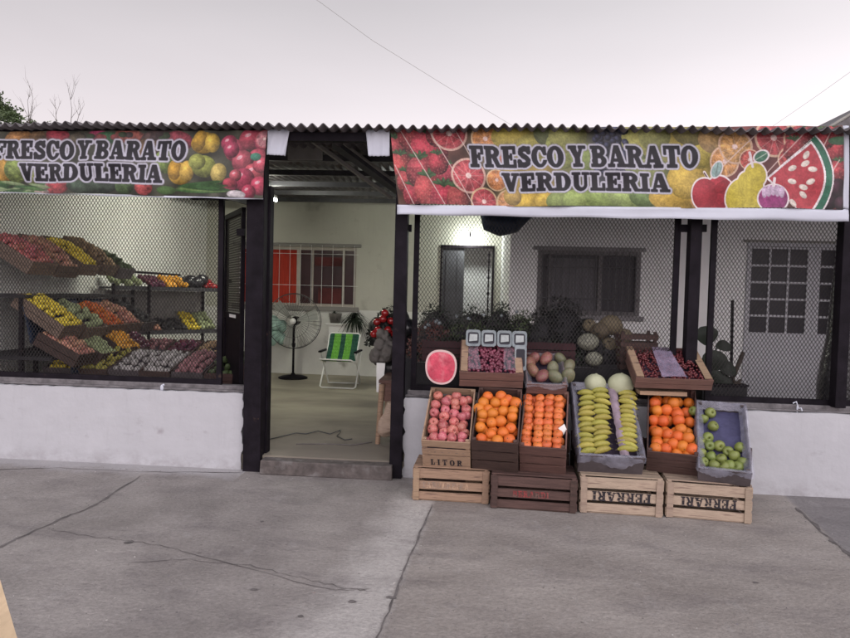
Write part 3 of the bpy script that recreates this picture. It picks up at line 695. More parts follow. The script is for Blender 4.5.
# ------------------------------------------------------------------ printed banners
def vnoise(h, w, cell, seed):
    r = np.random.RandomState(seed); gh = int(h/cell)+3; gw = int(w/cell)+3; g = r.rand(gh,gw)
    y = np.linspace(0,(h-1)/cell,h); x = np.linspace(0,(w-1)/cell,w)
    yi = y.astype(int); xi = x.astype(int); fy = (y-yi)[:,None]; fx = (x-xi)[None,:]
    fy = fy*fy*(3-2*fy); fx = fx*fx*(3-2*fx)
    return (g[yi][:,xi]*(1-fy)*(1-fx)+g[yi+1][:,xi]*fy*(1-fx)+g[yi][:,xi+1]*(1-fy)*fx+g[yi+1][:,xi+1]*fy*fx)
def dilate(m, rad):
    out = m.copy(); r = int(math.ceil(rad))
    for dy in range(-r,r+1):
        for dx in range(-r,r+1):
            if dx*dx+dy*dy <= rad*rad and (dx or dy):
                s = np.roll(np.roll(m,dy,0),dx,1); out |= s
    return out
def blur(a):
    b = a.copy(); b[1:-1,1:-1] = (a[1:-1,1:-1]*4+a[:-2,1:-1]*2+a[2:,1:-1]*2+a[1:-1,:-2]*2+a[1:-1,2:]*2+a[:-2,:-2]+a[2:,:-2]+a[:-2,2:]+a[2:,2:])/16
    return b
class Print:
    def __init__(s, x0, x1, H, res, seed):
        s.nx = int((x1-x0)/res)+1; s.ny = int(H/res)+1; s.res = res; s.x0 = x0; s.x1 = x1; s.H = H
        s.X, s.Y = np.meshgrid(np.linspace(x0,x1,s.nx), np.linspace(0,H,s.ny))
        s.C = np.zeros((s.ny,s.nx,3)); s.n1 = vnoise(s.ny,s.nx,9,seed); s.n2 = vnoise(s.ny,s.nx,30,seed+1); s.n3 = vnoise(s.ny,s.nx,3,seed+2); s.seed = seed
    def put(s, m, col, a=1.0):
        if m.dtype == bool: m = m.astype(float)
        m = (m*a)[...,None]; c = np.array(col,float) if not isinstance(col,np.ndarray) else col
        s.C = s.C*(1-m)+c*m
    def ell(s, cx, cy, rx, ry, col, rot=0, lit=.35, edge=None, soft=.5, tex=.10, ew=1.0):
        c,sn = math.cos(R(rot)),math.sin(R(rot)); dx = s.X-cx; dy = s.Y-cy
        u = (dx*c+dy*sn)/rx; v = (-dx*sn+dy*c)/ry; d = np.sqrt(u*u+v*v)
        m = np.clip((1-d)*min(rx,ry)/soft+.5,0,1)
        sh = 1+lit*(.45-np.sqrt(np.clip((u+.35)**2+(v+.35)**2,0,4)))+tex*(s.n1-.5)*2+tex*(s.n3-.5)
        col = np.array(col,float)
        if edge is not None:
            me = np.clip((1+ew/min(rx,ry)-d)*min(rx,ry)/soft+.5,0,1); s.put(me, edge)
        s.put(m, np.clip(col*sh[...,None],0,255)); return u,v,d,m
    def straw(s, cx, cy, r, rot=0, col=(200,62,72)):
        u,v,d,m = s.ell(cx,cy,r,r*1.15,col,rot,.6,tex=.14)
        seed = (np.sin(u*r*1.25+v*r*.6)*np.sin(v*r*1.15-u*r*.5) > .72)
        s.put(seed*m, (228,150,120), .4)
        s.leafs(cx-r*.1, cy-r*1.05, r*.6)
    def leafs(s, cx, cy, r, col=(70,105,60)):
        for a in (-60,-20,20,60,100): s.ell(cx+r*.6*math.sin(R(a)),cy-r*.1*math.cos(R(a)),r*.55,r*.2,col,a+70,.3)
    def slice(s, cx, cy, r, flesh, rind=(225,165,130), rot=0, core=(240,200,190), n=10, ry=None):
        ry = ry or r
        s.ell(cx,cy,r,ry,rind,0,.1,tex=.05); u,v,d,m = s.ell(cx,cy,r*.88,ry*.88,flesh,0,.12,tex=.22)
        th = np.arctan2(v,u)+rot; seg = np.abs(np.sin(th*n/2)); s.put(((seg < .10/np.maximum(d,.25)*.6)&(d>.15)&(d<1))*m, core, .55)
        s.ell(cx,cy,r*.16,ry*.16,core,0,0)
    def poly(s, pts, col, edge=None, ew=1.0, tex=.12):
        m = np.zeros(s.X.shape,bool)
        for i in range(len(pts)):
            (xa,ya),(xb_,yb_) = pts[i],pts[i-1]
            if ya == yb_: continue
            m ^= ((ya>s.Y)!=(yb_>s.Y)) & (s.X < (xb_-xa)*(s.Y-ya)/(yb_-ya)+xa)
        if edge is not None: s.put(dilate(m,ew/s.res), edge)
        s.put(m, np.clip(np.array(col,float)*(1+tex*(s.n1-.5)*2+tex*(s.n3-.5))[...,None],0,255)); return m
    def line(s, x0,y0,x1,y1,w,col,a=1):
        dx,dy = x1-x0,y1-y0; t = np.clip(((s.X-x0)*dx+(s.Y-y0)*dy)/(dx*dx+dy*dy),0,1)
        d = np.hypot(s.X-x0-t*dx, s.Y-y0-t*dy); s.put(np.clip((w/2-d)/.4+.5,0,1), col, a)
    def text(s, txt, x0, x1, yt, yb, gap=.05, space=.24):
        m = text_mask(txt, s.X, s.Y, x0, x1, yt, yb, gap, space)
        m = dilate(m,.36/s.res) if 0 else (blur(dilate(m,.36/s.res).astype(float))>.6)
        s.put(blur(dilate(m,2.5/s.res).astype(float)), (120,112,120), .55)
        s.put(blur(dilate(m,1.9/s.res).astype(float)), (192,190,208))
        s.put(blur(m.astype(float)), np.clip(np.array((20,14,28.))*(1+.25*(s.n2-.5))[...,None],0,255))
    def build(s, name, corners, parent, Y, wr=1.0):
        TL,TR,BL,BR = [Vector(c) for c in corners]; nx,ny = s.nx,s.ny
        U = (s.X-s.x0)/(s.x1-s.x0); V = s.Y/s.H
        P3 = np.zeros((ny,nx,3))
        for i in range(3): P3[...,i] = (TL[i]*(1-U)+TR[i]*U)*(1-V)+(BL[i]*(1-U)+BR[i]*U)*V
        P3[...,1] += wr*(.012*np.sin(U*23+V*3)*V+.006*np.sin(U*61-V*5)+.010*(vnoise(ny,nx,70,s.seed+9)-.5)*2-.02*np.sin(V*3.1)+.004*np.sin(V*14+U*9))
        P3[...,2] += .006*np.sin(U*17)*V
        me = bpy.data.meshes.new(name); n = nx*ny; me.vertices.add(n); me.vertices.foreach_set('co', P3.reshape(-1))
        idx = np.arange(n).reshape(ny,nx); q = np.stack([idx[:-1,:-1],idx[1:,:-1],idx[1:,1:],idx[:-1,1:]],-1).reshape(-1,4)
        me.loops.add(q.size); me.polygons.add(len(q)); me.loops.foreach_set('vertex_index', q.reshape(-1).astype(np.int32))
        me.polygons.foreach_set('loop_start', np.arange(0,q.size,4,dtype=np.int32)); me.update(calc_edges=True)
        me.polygons.foreach_set('use_smooth', np.ones(len(q),bool))
        c = np.clip(s.C/255,0,1); g_ = c.mean(-1,keepdims=True); c = c*.76+g_*.24; lin = np.where(c<=.04045, c/12.92, ((c+.055)/1.055)**2.4)
        lin = np.clip(lin*PRINT_GAIN,0,.92)
        at_ = me.color_attributes.new('print','FLOAT_COLOR','POINT'); at_.data.foreach_set('color', np.concatenate([lin,np.ones((ny,nx,1))],-1).reshape(-1).astype(np.float32))
        me.materials.append(m_print); return link(bpy.data.objects.new(name, me), parent)
PRINT_GAIN = .70
m_print = bpy.data.materials.new('printed_vinyl'); m_print.use_nodes = True
_n = m_print.node_tree; _a = _n.nodes.new('ShaderNodeAttribute'); _a.attribute_name = 'print'; _n.links.new(_a.outputs['Color'], _n.nodes['Principled BSDF'].inputs['Base Color'])
_n.nodes['Principled BSDF'].inputs['Roughness'].default_value = .5; _n.nodes['Principled BSDF'].inputs['Specular IOR Level'].default_value = .35
YBN = -.17
# right banner ------------------------------------------------
def dR(px, py):
    s = (px-391)/451; yt = 128.5-3*s; yb = 204.5+4.5*s
    return px, (py-yt)/(yb-yt)*79
P = Print(391, 842, 79, .36, 11)
base = np.array([95,80,60.])*np.ones(P.C.shape); P.C = base*(.7+.6*P.n2)[...,None]
def zone(x0,x1,col,a=.8,w=12):
    m = np.clip((P.X-x0)/w+.5,0,1)*np.clip((x1-P.X)/w+.5,0,1); P.put(m, np.clip(np.array(col,float)*(.75+.5*P.n2)[...,None],0,255), a)
zone(391,470,(105,55,45)); zone(500,560,(180,150,60)); zone(560,600,(120,125,70)); zone(596,640,(62,66,84)); zone(632,680,(130,140,80)); zone(670,725,(190,165,60)); zone(725,842,(130,55,55))
for (x,y,r,ro) in ((395,148,9,10),(399,165,9,-20),(404,182,9,15),(409,196,9,0),(415,134,13,20),(430,150,15,-10),(419,172,12,25),(427,192,13,-15),(441,134,10,30),(446,176,9,10),(441,200,12,20),(456,200,10,0),(438,164,8,0)):
    a,b = dR(x,y); P.straw(a,b,r*1.3,ro, (198+random.randint(-16,14),60+random.randint(-10,14),72))
for (x,y,r) in ((452,133,19),(468,176,18)):
    a,b = dR(x,y); P.slice(a,b,r,(205,72,80),(232,180,160))
for (x,y,r,c) in ((482,201,14,(205,72,80)),(489,139,15,(222,140,70)),(497,180,11,(225,135,70)),(508,202,13,(222,150,90)),(500,158,12,(215,110,80))):
    a,b = dR(x,y); P.slice(a,b,r,c,(232,190,140),rot=r)
for (x,y,rx,ry,c) in ((518,137,20,13,(196,176,66)),(536,150,16,14,(180,170,70)),(530,200,16,8,(222,180,50)),(512,196,8,8,(210,170,80)),(548,199,12,8,(225,185,60)),(552,135,12,10,(110,120,70)),(566,150,14,17,(160,170,84)),(573,136,17,15,(170,172,86)),(590,160,14,14,(140,160,80)),(562,201,14,9,(140,160,80)),(583,200,18,10,(160,185,90)),(604,200,16,10,(150,178,84)),(630,200,18,9,(160,185,96)),(645,198,12,8,(120,150,80)),
                      (645,142,16,18,(176,174,80)),(660,136,14,12,(165,168,84)),(636,165,14,14,(140,160,80)),(656,172,16,12,(150,160,90)),(676,198,22,11,(225,180,60)),(690,180,18,16,(222,182,62)),(702,150,18,16,(200,178,62)),(694,134,14,10,(160,150,80)),(706,200,12,9,(225,160,90)),(716,140,12,12,(190,150,90))):
    a,b = dR(x,y); P.ell(a,b,rx*1.15,ry*1.15,c,random.uniform(-20,20),.35,tex=.09)
for k in range(60):
    a,b = dR(random.uniform(598,632),random.uniform(128,172)); P.ell(a,b,3.2,3.0,(66,70,100),0,.8)
for (x,y,r,c) in ((727,162,15,(222,150,80)),(738,147,17,(224,160,84)),(752,160,10,(205,80,70)),(776,138,19,(196,66,72)),(728,190,10,(215,120,70)),(800,140,15,(190,60,66)),(792,160,13,(180,60,60))):
    a,b = dR(x,y); P.slice(a,b,r,c,(232,185,150),rot=x)
for (x,y,r,ro) in ((806,135,9,0),(795,150,10,30),(836,152,10,20),(838,170,9,-10),(826,138,9,0),(834,133,7,0)):
    a,b = dR(x,y); P.straw(a,b,r,ro,(190,56,66))
for (x,y,r) in ((836,188,9),(828,201,8),(840,203,7)):
    a,b = dR(x,y); P.ell(a,b,r,r,(70,36,52),0,.8)
P.ell(*dR(838,141),10,4,(70,120,80),0,.2)
for (a,b,c,d) in ((402,131,441,206),(430,128,471,206),(458,128,478,170),(392,165,408,206),(838,160,806,210),(832,130,800,190),(764,130,700,190),(808,130,760,182)):
    P.line(*dR(a,b),*dR(c,d),1.0,(226,196,186),.85)
P.text('FRESCO Y BARATO', 471.5, 701, 19.0, 40.2)
P.text('VERDULERIA', 502.5, 672, 46.0, 63.8)
W_ = (238,224,226)
a,b = dR(714,194); 
P.line(*dR(712,181),*dR(707,172),2.6,W_); P.line(*dR(712,181),*dR(707,173),1.2,(90,50,50))
P.ell(a-7,b,13,15,(198,46,60),0,.15,W_,ew=1.5); P.ell(a+7,b-1,13.5,16,(198,46,60),0,.15,W_,ew=1.5); P.ell(a-7,b,13,15,(198,46,60),0,.15,tex=.05); P.ell(a+10,b-7,9,5,(170,34,46),-30,.1)
P.ell(*dR(719,170),4.5,7.5,(150,185,180),25,.1,W_); P.line(*dR(718,176),*dR(720,164),.7,(110,130,120))
a,b = dR(757,176); a2,b2 = dR(747,198)
for e in (1,0):
    ed = W_ if e else None
    P.ell(a,b,10,12,(214,192,48),0,.08,ed,ew=1.5,tex=.06); P.ell(a2,b2,19,19,(214,192,48),0,.08,ed,ew=1.5,tex=.06); P.ell((a+a2)/2,(b+b2)/2-1,12,14,(214,192,48),-25,.05,ed if e else None,ew=1.5,tex=.06)
P.line(*dR(755,167),*dR(752,153),2.4,W_); P.ell(*dR(763,157),6.5,4.8,(70,130,100),-25,.1,W_,ew=1.4); P.line(*dR(758,160),*dR(768,154),.7,(190,210,190))
# watermelon wedge
cx,cy = dR(772,177); ax,ay = cx,cy
arc = []
def arcp(r,a0,a1,n=20,sy=1.0): return [(cx+r*math.cos(R(a0+(a1-a0)*i/n)), cy+sy*r*math.sin(R(a0+(a1-a0)*i/n))) for i in range(n+1)]
P.poly([(ax-5,ay+2)]+arcp(60,-42,48),W_,None)
P.poly([(ax,ay)]+arcp(58.5,-42,48),(46,118,88),None,tex=.08)
P.poly([(ax-5,ay+2)]+arcp(52,-41,50),W_,None)
P.poly([(ax-2.5,ay+2)]+arcp(50,-39,50),(202,52,64),None,tex=.07)
for (x,y,ro) in ((806,155.5,-60),(805,164,-30),(793,168.5,-25),(811.5,169.6,5),(792,182,10),(809.5,182,-25),(803,187.5,15),(803,195,40),(792.6,203.5,50)):
    a,b = dR(x,y); P.ell(a,b,4.3,2.6,(236,220,205),ro,.1)
a,b = dR(774,199); P.ell(a,b,13.5,12.5,(172,56,130),0,.15,W_,ew=1.5)
for dx in (-8,-4,0,4,8): P.ell(a+dx,b-8+abs(dx)*.25,2.6,5.5,(212,180,212),0,.1)
P.line(a,b-12,a+1,b-19,2.6,W_)
P.C *= (.94+.12*P.n3)[...,None]
rb = tag(empty('banner',(0,0,0)),'long printed fruit banner reading FRESCO Y BARATO VERDULERIA with white hem, over the fruit stand','banner')
cTL,cTR,cBL,cBR = at(390,128.5,Y=YBN),at(842,125.5,Y=YBN),at(398.5,204.5,Y=YBN),at(843,209,Y=YBN)
P.build('print', (cTL,cTR,cBL,cBR), rb, YBN)
def cloth(name, quad, parent, m, nx=60, ny=12, wr=.008, sd=0):
    TL,TR,BL,BR = [Vector(q) for q in quad]; vs = []
    for j in range(ny+1):
        for i in range(nx+1):
            u,v = i/nx,j/ny; p = TL.lerp(TR,u).lerp(BL.lerp(BR,u),v)
            vs.append(p+Vector((0,wr*(math.sin(u*19+sd+v*2)*.6+math.sin(u*47+sd*2)*.4)+.004*math.sin(v*5+u*9),.003*math.sin(u*31+sd)*v)))
    mb = MB(); mb.add(vs,[(j*(nx+1)+i,(j+1)*(nx+1)+i,(j+1)*(nx+1)+i+1,j*(nx+1)+i+1) for j in range(ny) for i in range(nx)],0,True)
    o = mb.build(name,m,parent); s = o.modifiers.new('s','SOLIDIFY'); s.thickness=.002; return o
yh = YBN-.002
cloth('hem', (at(397,204.6,Y=yh),at(848.5,209,Y=yh),at(397,214.5,Y=yh),at(849,221.5,Y=yh)), rb, m_bluew, 120, 4, .006, 1)
cloth('hem', (at(842.6,125.5,Y=yh),at(849,125.5,Y=yh),at(843.3,208.6,Y=yh),at(849,208.6,Y=yh)), rb, m_bluew, 4, 30, .003, 1)
cloth('side_flap', (at(365.5,129,Y=YBN),at(389.6,129,Y=YBN),at(368.5,156,Y=YBN),at(389.6,156,Y=YBN)), rb, m_bluew, 12, 14, .006, 3)
# left banner -------------------------------------------------
def dL(px, py):
    s = px/264; yt = 131.5-1.5*s; yb = 191.7+6.6*s
    return px, (py-yt)/(yb-yt)*66
P = Print(-32, 265, 66, .36, 31)
P.C = np.array([70,70,56.])*np.ones(P.C.shape)*(.6+.8*P.n2)[...,None]
for (x,y,rx,ry,c) in ((-20,150,16,22,(190,120,50)),(20,139,14,11,(190,130,70)),(60,136,12,9,(176,50,66)),(100,136,9,8,(170,50,90)),(112,138,14,6,(50,100,60)),(135,138,18,8,(170,80,66)),(40,137,9,8,(120,90,60)),(80,140,10,8,(90,80,60)),(158,139,16,10,(84,60,56)),(180,141,14,10,(168,60,76)),
                      (5,172,11,14,(206,150,50)),(20,169,12,15,(128,150,64)),(-16,182,14,12,(190,70,60)),(36,176,9,9,(150,160,70)),(50,190,14,9,(176,66,76)),(44,190,9,7,(190,160,150)),(62,187,12,7,(190,60,66)),(85,188,14,7,(60,80,60)),(105,187,16,8,(60,76,60)),(128,187,10,8,(80,110,60)),(148,187,9,8,(196,70,70)),(150,150,12,12,(110,80,50)),(168,162,10,12,(120,150,60))):
    a,b = dL(x,y); P.ell(a,b,rx,ry,c,random.uniform(-20,20),.45,tex=.2)
for k in range(16):
    x = random.uniform(0,45); a,b = dL(x,188+random.uniform(-5,6)); P.ell(a,b,12,1.8,(random.choice(((86,130,66),(140,165,110),(60,100,56)))),random.uniform(-30,15),.2)
for (x,y,r) in ((236,151,11),(250,139,11),(263,141,10),(229,143,8),(258,158,9),(244,162,11),(256,174,10),(246,180,11),(262,186,9),(238,176,6),(232,150,8),(251,192,7),(233,186,7),(262,165,8)):
    a,b = dL(x,y); P.ell(a,b,r,r,(208+random.randint(-14,14),62+random.randint(-8,20),92),0,.6,tex=.1); P.ell(a-r*.3,b-r*.35,r*.28,r*.16,(240,170,180),-30,0)
a,b = dL(263,139); P.slice(a,b,9,(205,120,130),(210,90,100),n=6)
for (x,y,rx,ry,c,ro) in ((205,143,13,11,(222,172,40),0),(200,141,7,11,(214,160,36),10),(213,143,7,10,(230,184,50),-10),(184,174,12,11,(226,170,40),0),(178,170,7,10,(220,160,36),0),(190,172,7,11,(232,182,56),0),(206,167,12,11,(160,170,66),25),(199,162,8,8,(170,178,72),0),(221,174,8,10,(214,186,86),0),(232,184,6,5,(200,60,80),0)):
    a,b = dL(x,y); P.ell(a,b,rx,ry,c,ro,.5,tex=.1)
for k in range(9):
    a,b = dL(200+k*1.5,187+k*.8-(k%3)*2); P.ell(a,b,22,2.0,((76,128,60),(120,160,80),(60,104,52))[k%3],-10+k*1.6,.2)
P.ell(*dL(239,195),9,4,(206,196,200),0,.2); P.ell(*dL(170,190),9,4,(90,130,66),0,.3); P.ell(*dL(256,157),5,4,(70,150,120),0,.3)
for k in range(12):
    a,b = dL(random.uniform(84,172),random.uniform(133,138)); P.ell(a,b,4,3,random.choice(((60,80,50),(150,60,60),(80,60,60))),0,.3)
P.text('FRESCO Y BARATO', -3.5, 188, 10.6, 30.2)
P.text('VERDULERIA', 22.5, 166.5, 35.2, 52.8)
P.C *= (.94+.12*P.n3)[...,None]
lb = tag(empty('banner',(0,0,0)),'shorter printed vegetable banner reading FRESCO Y BARATO VERDULERIA, above the left wall','banner')
P.build('print', (at(-32,131.5,Y=YBN),at(267.5,130,Y=YBN),at(-32,191,Y=YBN),at(263,198,Y=YBN)), lb, YBN)
cloth('hem', (at(-32,191.1,Y=yh),at(263,198,Y=yh),at(-32,192.2,Y=yh),at(263,199.6,Y=yh)), lb, m_bluew, 80, 2, .004, 2)
cloth('side_flap', (at(268,129,Y=YBN),at(290,128.5,Y=YBN),at(267,154.5,Y=YBN),at(285,155.5,Y=YBN)), lb, m_bluew, 12, 14, .006, 5)
m_thread = mat('pale_thread', (.7,.66,.6), .7, .05, 10, 0)

# ------------------------------------------------------------------ fruit meshes
def fruit(kind):
    mb = MB()
    if kind == 'orange':
        mb.lathe([(0,-.97),(.3,-.95),(.62,-.78),(.88,-.46),(.99,-.05),(.96,.32),(.78,.66),(.5,.88),(.22,.955),(.06,.93),(0,.92)],18); mb.lathe([(.09,.93),(.07,.97),(0,.975)],6,mi=1); return mb.mesh('orange',[m_orange,m_leaf2])
    if kind == 'mandarin':
        mb.lathe([(0,-.72),(.35,-.74),(.7,-.62),(.94,-.34),(1,0),(.94,.34),(.7,.62),(.35,.74),(.1,.68),(0,.66)],18); mb.lathe([(.1,.68),(.08,.74),(0,.745)],6,mi=1); return mb.mesh('mandarin',[m_mand,m_leaf2])
    if kind in ('red_apple','green_apple'):
        mb.lathe([(0,-.72),(.12,-.76),(.3,-.86),(.55,-.80),(.80,-.5),(.97,-.05),(.98,.30),(.84,.66),(.58,.84),(.34,.84),(.14,.70),(.03,.55),(0,.53)],18,wob=.015,sd=2)
        mb.tube([(0,0,.5),(.02,0,.8),(.08,0,1.02)],[.05,.04,.055],5,mi=1); return mb.mesh(kind,[m_apple if kind=='red_apple' else m_gapple,m_bark])
    if kind in ('mango','green_mango'):
        mb.ball((0,0,0),1,(.82,.72,1.08),16,0,.03,3); return mb.mesh(kind,[m_mango if kind=='mango' else m_mangog])
    if kind == 'banana':
        pts = []; rs = []
        for i in range(11):
            t = i/10; a = R(-25+50*t); pts.append((math.sin(a)*1.9,0,math.cos(a)*1.9-1.8)); rs.append([.05,.08,.17,.235,.26,.265,.26,.235,.18,.07,.055][i])
        mb.tube(pts[1:10],rs[1:10],7); mb.tube([pts[0],pts[1]],rs[:2],5,mi=1); mb.tube([pts[9],pts[10]],rs[9:],5,mi=1); return mb.mesh('banana',[m_banana,m_bark])
    if kind == 'ball': mb.ball((0,0,0),1,(1,1,.95),10); 
    if kind == 'long': mb.ball((0,0,0),1,(1.5,.8,.8),10,0,.06,2)
    if kind == 'rough': mb.ball((0,0,0),1,(1.1,.9,.9),12,0,.07,5)
    if kind == 'tiny': mb.ball((0,0,0),1,(1,1,1),6)
    return mb
def fmesh(kind, m): k = fruit(kind); return k.mesh(kind+'_'+m.name, [m])
FM = {k:fruit(k) for k in ('orange','mandarin','red_apple','green_apple','mango','green_mango','banana')}
BG = {'orange_s':fmesh('ball',m_orange),'lemon':fmesh('ball',m_lemon),'tomato':fmesh('ball',m_redp),'cabbage':fmesh('rough',m_pale),'potato':fmesh('rough',m_potato),'onion':fmesh('ball',m_onion),'radish':fmesh('rough',m_pinkv),'pumpkin':fmesh('rough',m_pumpkin),'greenfruit':fmesh('long',m_leaf2),'carrot':fmesh('long',m_pumpkin),'red_apple_s':fmesh('ball',m_apple),'beet':fmesh('ball',m_grape),'garlic':fmesh('rough',mat('garlic_skin',(.36,.34,.33),.6,.25,14,.2,40,rnd=.3)),'banana_s':fmesh('long',m_banana),'aubergine':fmesh('long',m_bagk)}
def place(me, name, loc, r, label, cat, group, up_=None, spin=None, tilt=.5):
    o = bpy.data.objects.new(name, me); link(o); o.location = loc; o.scale = (r,r,r)
    q = Euler((random.uniform(-tilt,tilt),random.uniform(-tilt,tilt),random.uniform(0,6.28))).to_quaternion() if spin is None else spin
    if up_ is not None: q = Vector((0,0,1)).rotation_difference(Vector(up_)) @ q
    o.rotation_mode = 'QUATERNION'; o.rotation_quaternion = q
    return tag(o,label,cat,group)

# ------------------------------------------------------------------ crates
def slat(mb, lo, hi, j=.0015): mb.box(lo,hi,jit=j)
def crate(name, loc, rot, w, l, h, m, label, cat='crate', group=None, front=None, side=None, t=.009, liner=None, lz=None, posts=True, back=None):
    """crate with its floor at z=0; width w in x, length l in y (y=0 the front), height h"""
    c = empty(name, loc, rot); tag(c,label,cat,group)
    front = front or [(0,.32),(.37,.64),(.69,1)]; side = side or front
    for nm,yy in (('front_panel',(-t,0)),('back_panel',(l,l+t))):
        mb = MB()
        for a,b in (front if nm=='front_panel' else (back or front)): slat(mb,(-w/2,yy[0],a*h),(w/2,yy[1],b*h))
        mb.build(nm,m,c)
    for sx in (-1,1):
        mb = MB()
        for a,b in side: slat(mb,(sx*(w/2)-(t if sx>0 else 0),.001,a*h),(sx*(w/2)+(0 if sx>0 else t),l-.001,b*h))
        mb.build('side_panel',m,c)
    if posts:
        for sx in (-1,1):
            for yy in (.001,l-.025):
                mb = MB(); x = sx*(w/2-t-.0135); mb.box((x-.0125,yy,.008),(x+.0125,yy+.024,h*1.0+.006)); mb.build('corner_post',m,c)
    mb = MB(); mb.box((-w/2+t,.001,0),(w/2-t,l-.001,.007)); mb.build('base_panel',m,c)
    if liner is not None:
        mb = MB(); n = 14; vs = []
        for j in range(n+1):
            for i in range(n+1): vs.append((-w/2+t+.002+(w-2*t-.004)*i/n,.004+(l-.008)*j/n,(lz if lz else .02)+random.uniform(-.005,.005)))
        mb.add(vs,[(j*(n+1)+i,j*(n+1)+i+1,(j+1)*(n+1)+i+1,(j+1)*(n+1)+i) for j in range(n) for i in range(n)],0,True); mb.build('crate_liner',liner,c)
    return c
def mw(o): return Matrix.LocRotScale(o.location, o.rotation_euler, None)
def on_plane(o, px, py, zl):
    m = mw(o); n = m.to_3x3()@Vector((0,0,1)); p0 = m@Vector((0,0,zl)); d = ray(px,py); t = (p0-CAM).dot(n)/d.dot(n); return CAM+d*t

# ground crates lying on the pavement
def ground_crate(pl, pr, ytop, m, label, front, deep=.36):
    a = at(*pl,Z=0); b = at(*pr,Z=0); w = (b-a).length; ang = math.atan2(b.y-a.y,b.x-a.x); mid = (a+b)/2
    cx = (pl[0]+pr[0])/2; h = at(cx,ytop,Y=mid.y).z
    o = crate('produce_crate', mid+Vector((0,.012,0)), (0,0,ang), w-.003, deep, h, m, label, 'crate', None, front, None, .012)
    mb = MB(); 
    for k in range(5): mb.box((-w/2+.006,.004+k*(deep-.07)/4,h+.0065),(w/2-.006,.062+k*(deep-.07)/4,h+.014),jit=.001)
    mb.build('top_panel', m, o)
    for sx in (-1,1):
        mb = MB(); x = sx*(w/2-.03); mb.box((x-.022,-.021,.004),(x+.022,-.0125,h-.004),jit=.001)
        mb.build('corner_batten', m, o)
    return o, w, h
FR3 = [(.05,.28),(.37,.62),(.71,1.0)]
gA,wA,hA = ground_crate((412,500),(489,504.5),470,m_wood,'light yellow wood crate on the pavement, leftmost of the bottom row, faint lettering',FR3)
gB,wB,hB = ground_crate((490,508),(577,514),478,m_woodd,'dark reddish wood crate on the pavement, second in the bottom row, worn red print',FR3)
gC,wC,hC = ground_crate((579,512.5),(663,518),479,m_woodf,'pale wood crate with upside-down FERRARI, under the banana box',FR3)
gD,wD,hD = ground_crate((665,517),(752,524.5),485,m_woodf,'pale wood crate with upside-down FERRARI, rightmost of the bottom row',FR3)
lettering('FERRARI', wC*.70, hC*.265, m_ink, gC, (0,-.0145,hC*.49), (R(90),R(180),0), .08, 24, .03)
lettering('FERRARI', wD*.64, hD*.265, m_ink, gD, (.0,-.0145,hD*.49), (R(90),R(180),0), .08, 24, .03)
lettering('TABULREIRA', wA*.62, hA*.19, m_inkf, gA, (-.04,-.0145,hA*.50), (R(90),0,0), .08, 18, .12)
lettering('BERARDI', wB*.42, hB*.19, m_inkr, gB, (-.02,-.0145,hB*.49), (R(90),0,0), .10, 18, .15)

TH = R(33)
def tilted(name, pl, pr, zb, yft, ytop, m, label, th=TH, Yb=None, front=None, liner=m_liner, cat='crate', side=None, rec=None, xtop=None, yaw=None, t=.009):
    a = at(*pl,Z=zb) if Yb is None else at(*pl,Y=Yb); b = at(*pr,Z=zb) if Yb is None else at(*pr,Y=Yb)
    if Yb is not None: zz = (a.z+b.z)/2; a.z = b.z = zz
    w = math.hypot(b.x-a.x,b.y-a.y)-.006; mid = (a+b)/2; ang = math.atan2(b.y-a.y,b.x-a.x) if yaw is None else yaw
    rot = Euler((th,0,ang)); q = rot.to_matrix(); cx = (pl[0]+pr[0])/2
    def solve(f, target, lo, hi):
        for _ in range(40):
            md = (lo+hi)/2
            if proj(f(md))[1] > target: lo = md
            else: hi = md
        return md
    h = solve(lambda s: mid+q@Vector((0,0,s)), yft, .02, .6)
    l = solve(lambda s: mid+q@Vector((0,s,h)), ytop, .1, 1.2)
    o = crate(name, mid, rot, w, l, h, m, label, cat, None, front, side, t, liner, rec if rec is not None else h*.35)
    return o, w, l, h
LT = [(0,.44),(.49,.70),(.78,1)]
t1,w1_,l1,h1 = tilted('fruit_crate',(423,465.5),(471,468.5),hA+.012,441,389,m_wood,'light wood crate stencilled LITOR holding red apples, leftmost of the tilted row',front=LT)
t2,w2_,l2,h2 = tilted('fruit_crate',(472,468.5),(518.5,472),hB+.012,441.5,389,m_woodd,'dark wood crate of large oranges beside the red apple crate')
t3,w3_,l3,h3 = tilted('fruit_crate',(519.5,470.5),(566,474.5),hB+.012,447,391,m_woodr,'reddish wood crate of small mandarins packed in neat rows')
t5,w5_,l5,h5 = tilted('fruit_crate',(645.5,470),(698,475.5),hC+.012,453,389,m_woodd,'dark wood crate of large oranges between the bananas and the green apples')
t4,w4_,l4,h4 = tilted('banana_box',(577,471),(642,474.5),hC+.012,456,384,m_box,'dark cardboard box of bananas lined with cloudy plastic',cat='box',front=[(0,1)],liner=m_liner)
t6,w6_,l6,h6 = tilted('apple_box',(697,480),(750.5,486),hD+.014,470,403,m_box,'shallow dark box with a few green apples on purple paper, at the right end',cat='box',front=[(0,1)],liner=m_purple,th=R(36))
lettering('LITOR', w1_*.66, h1*.22, m_ink, t1, (0,-.0115,h1*.21), (R(90),0,0), .45, 22, .0)
mb = MB()
for k in range(6):
    x = -w1_*.36+k*w1_*.145; mb.add([(x-.012,0,-.004),(x+.010,0,-.004),(x+.012,0,.003),(x-.010,0,.004)],[(0,1,2,3)])
o = mb.build('lettering', m_inkf, t1); o.location = (0,-.0115,h1*.60)
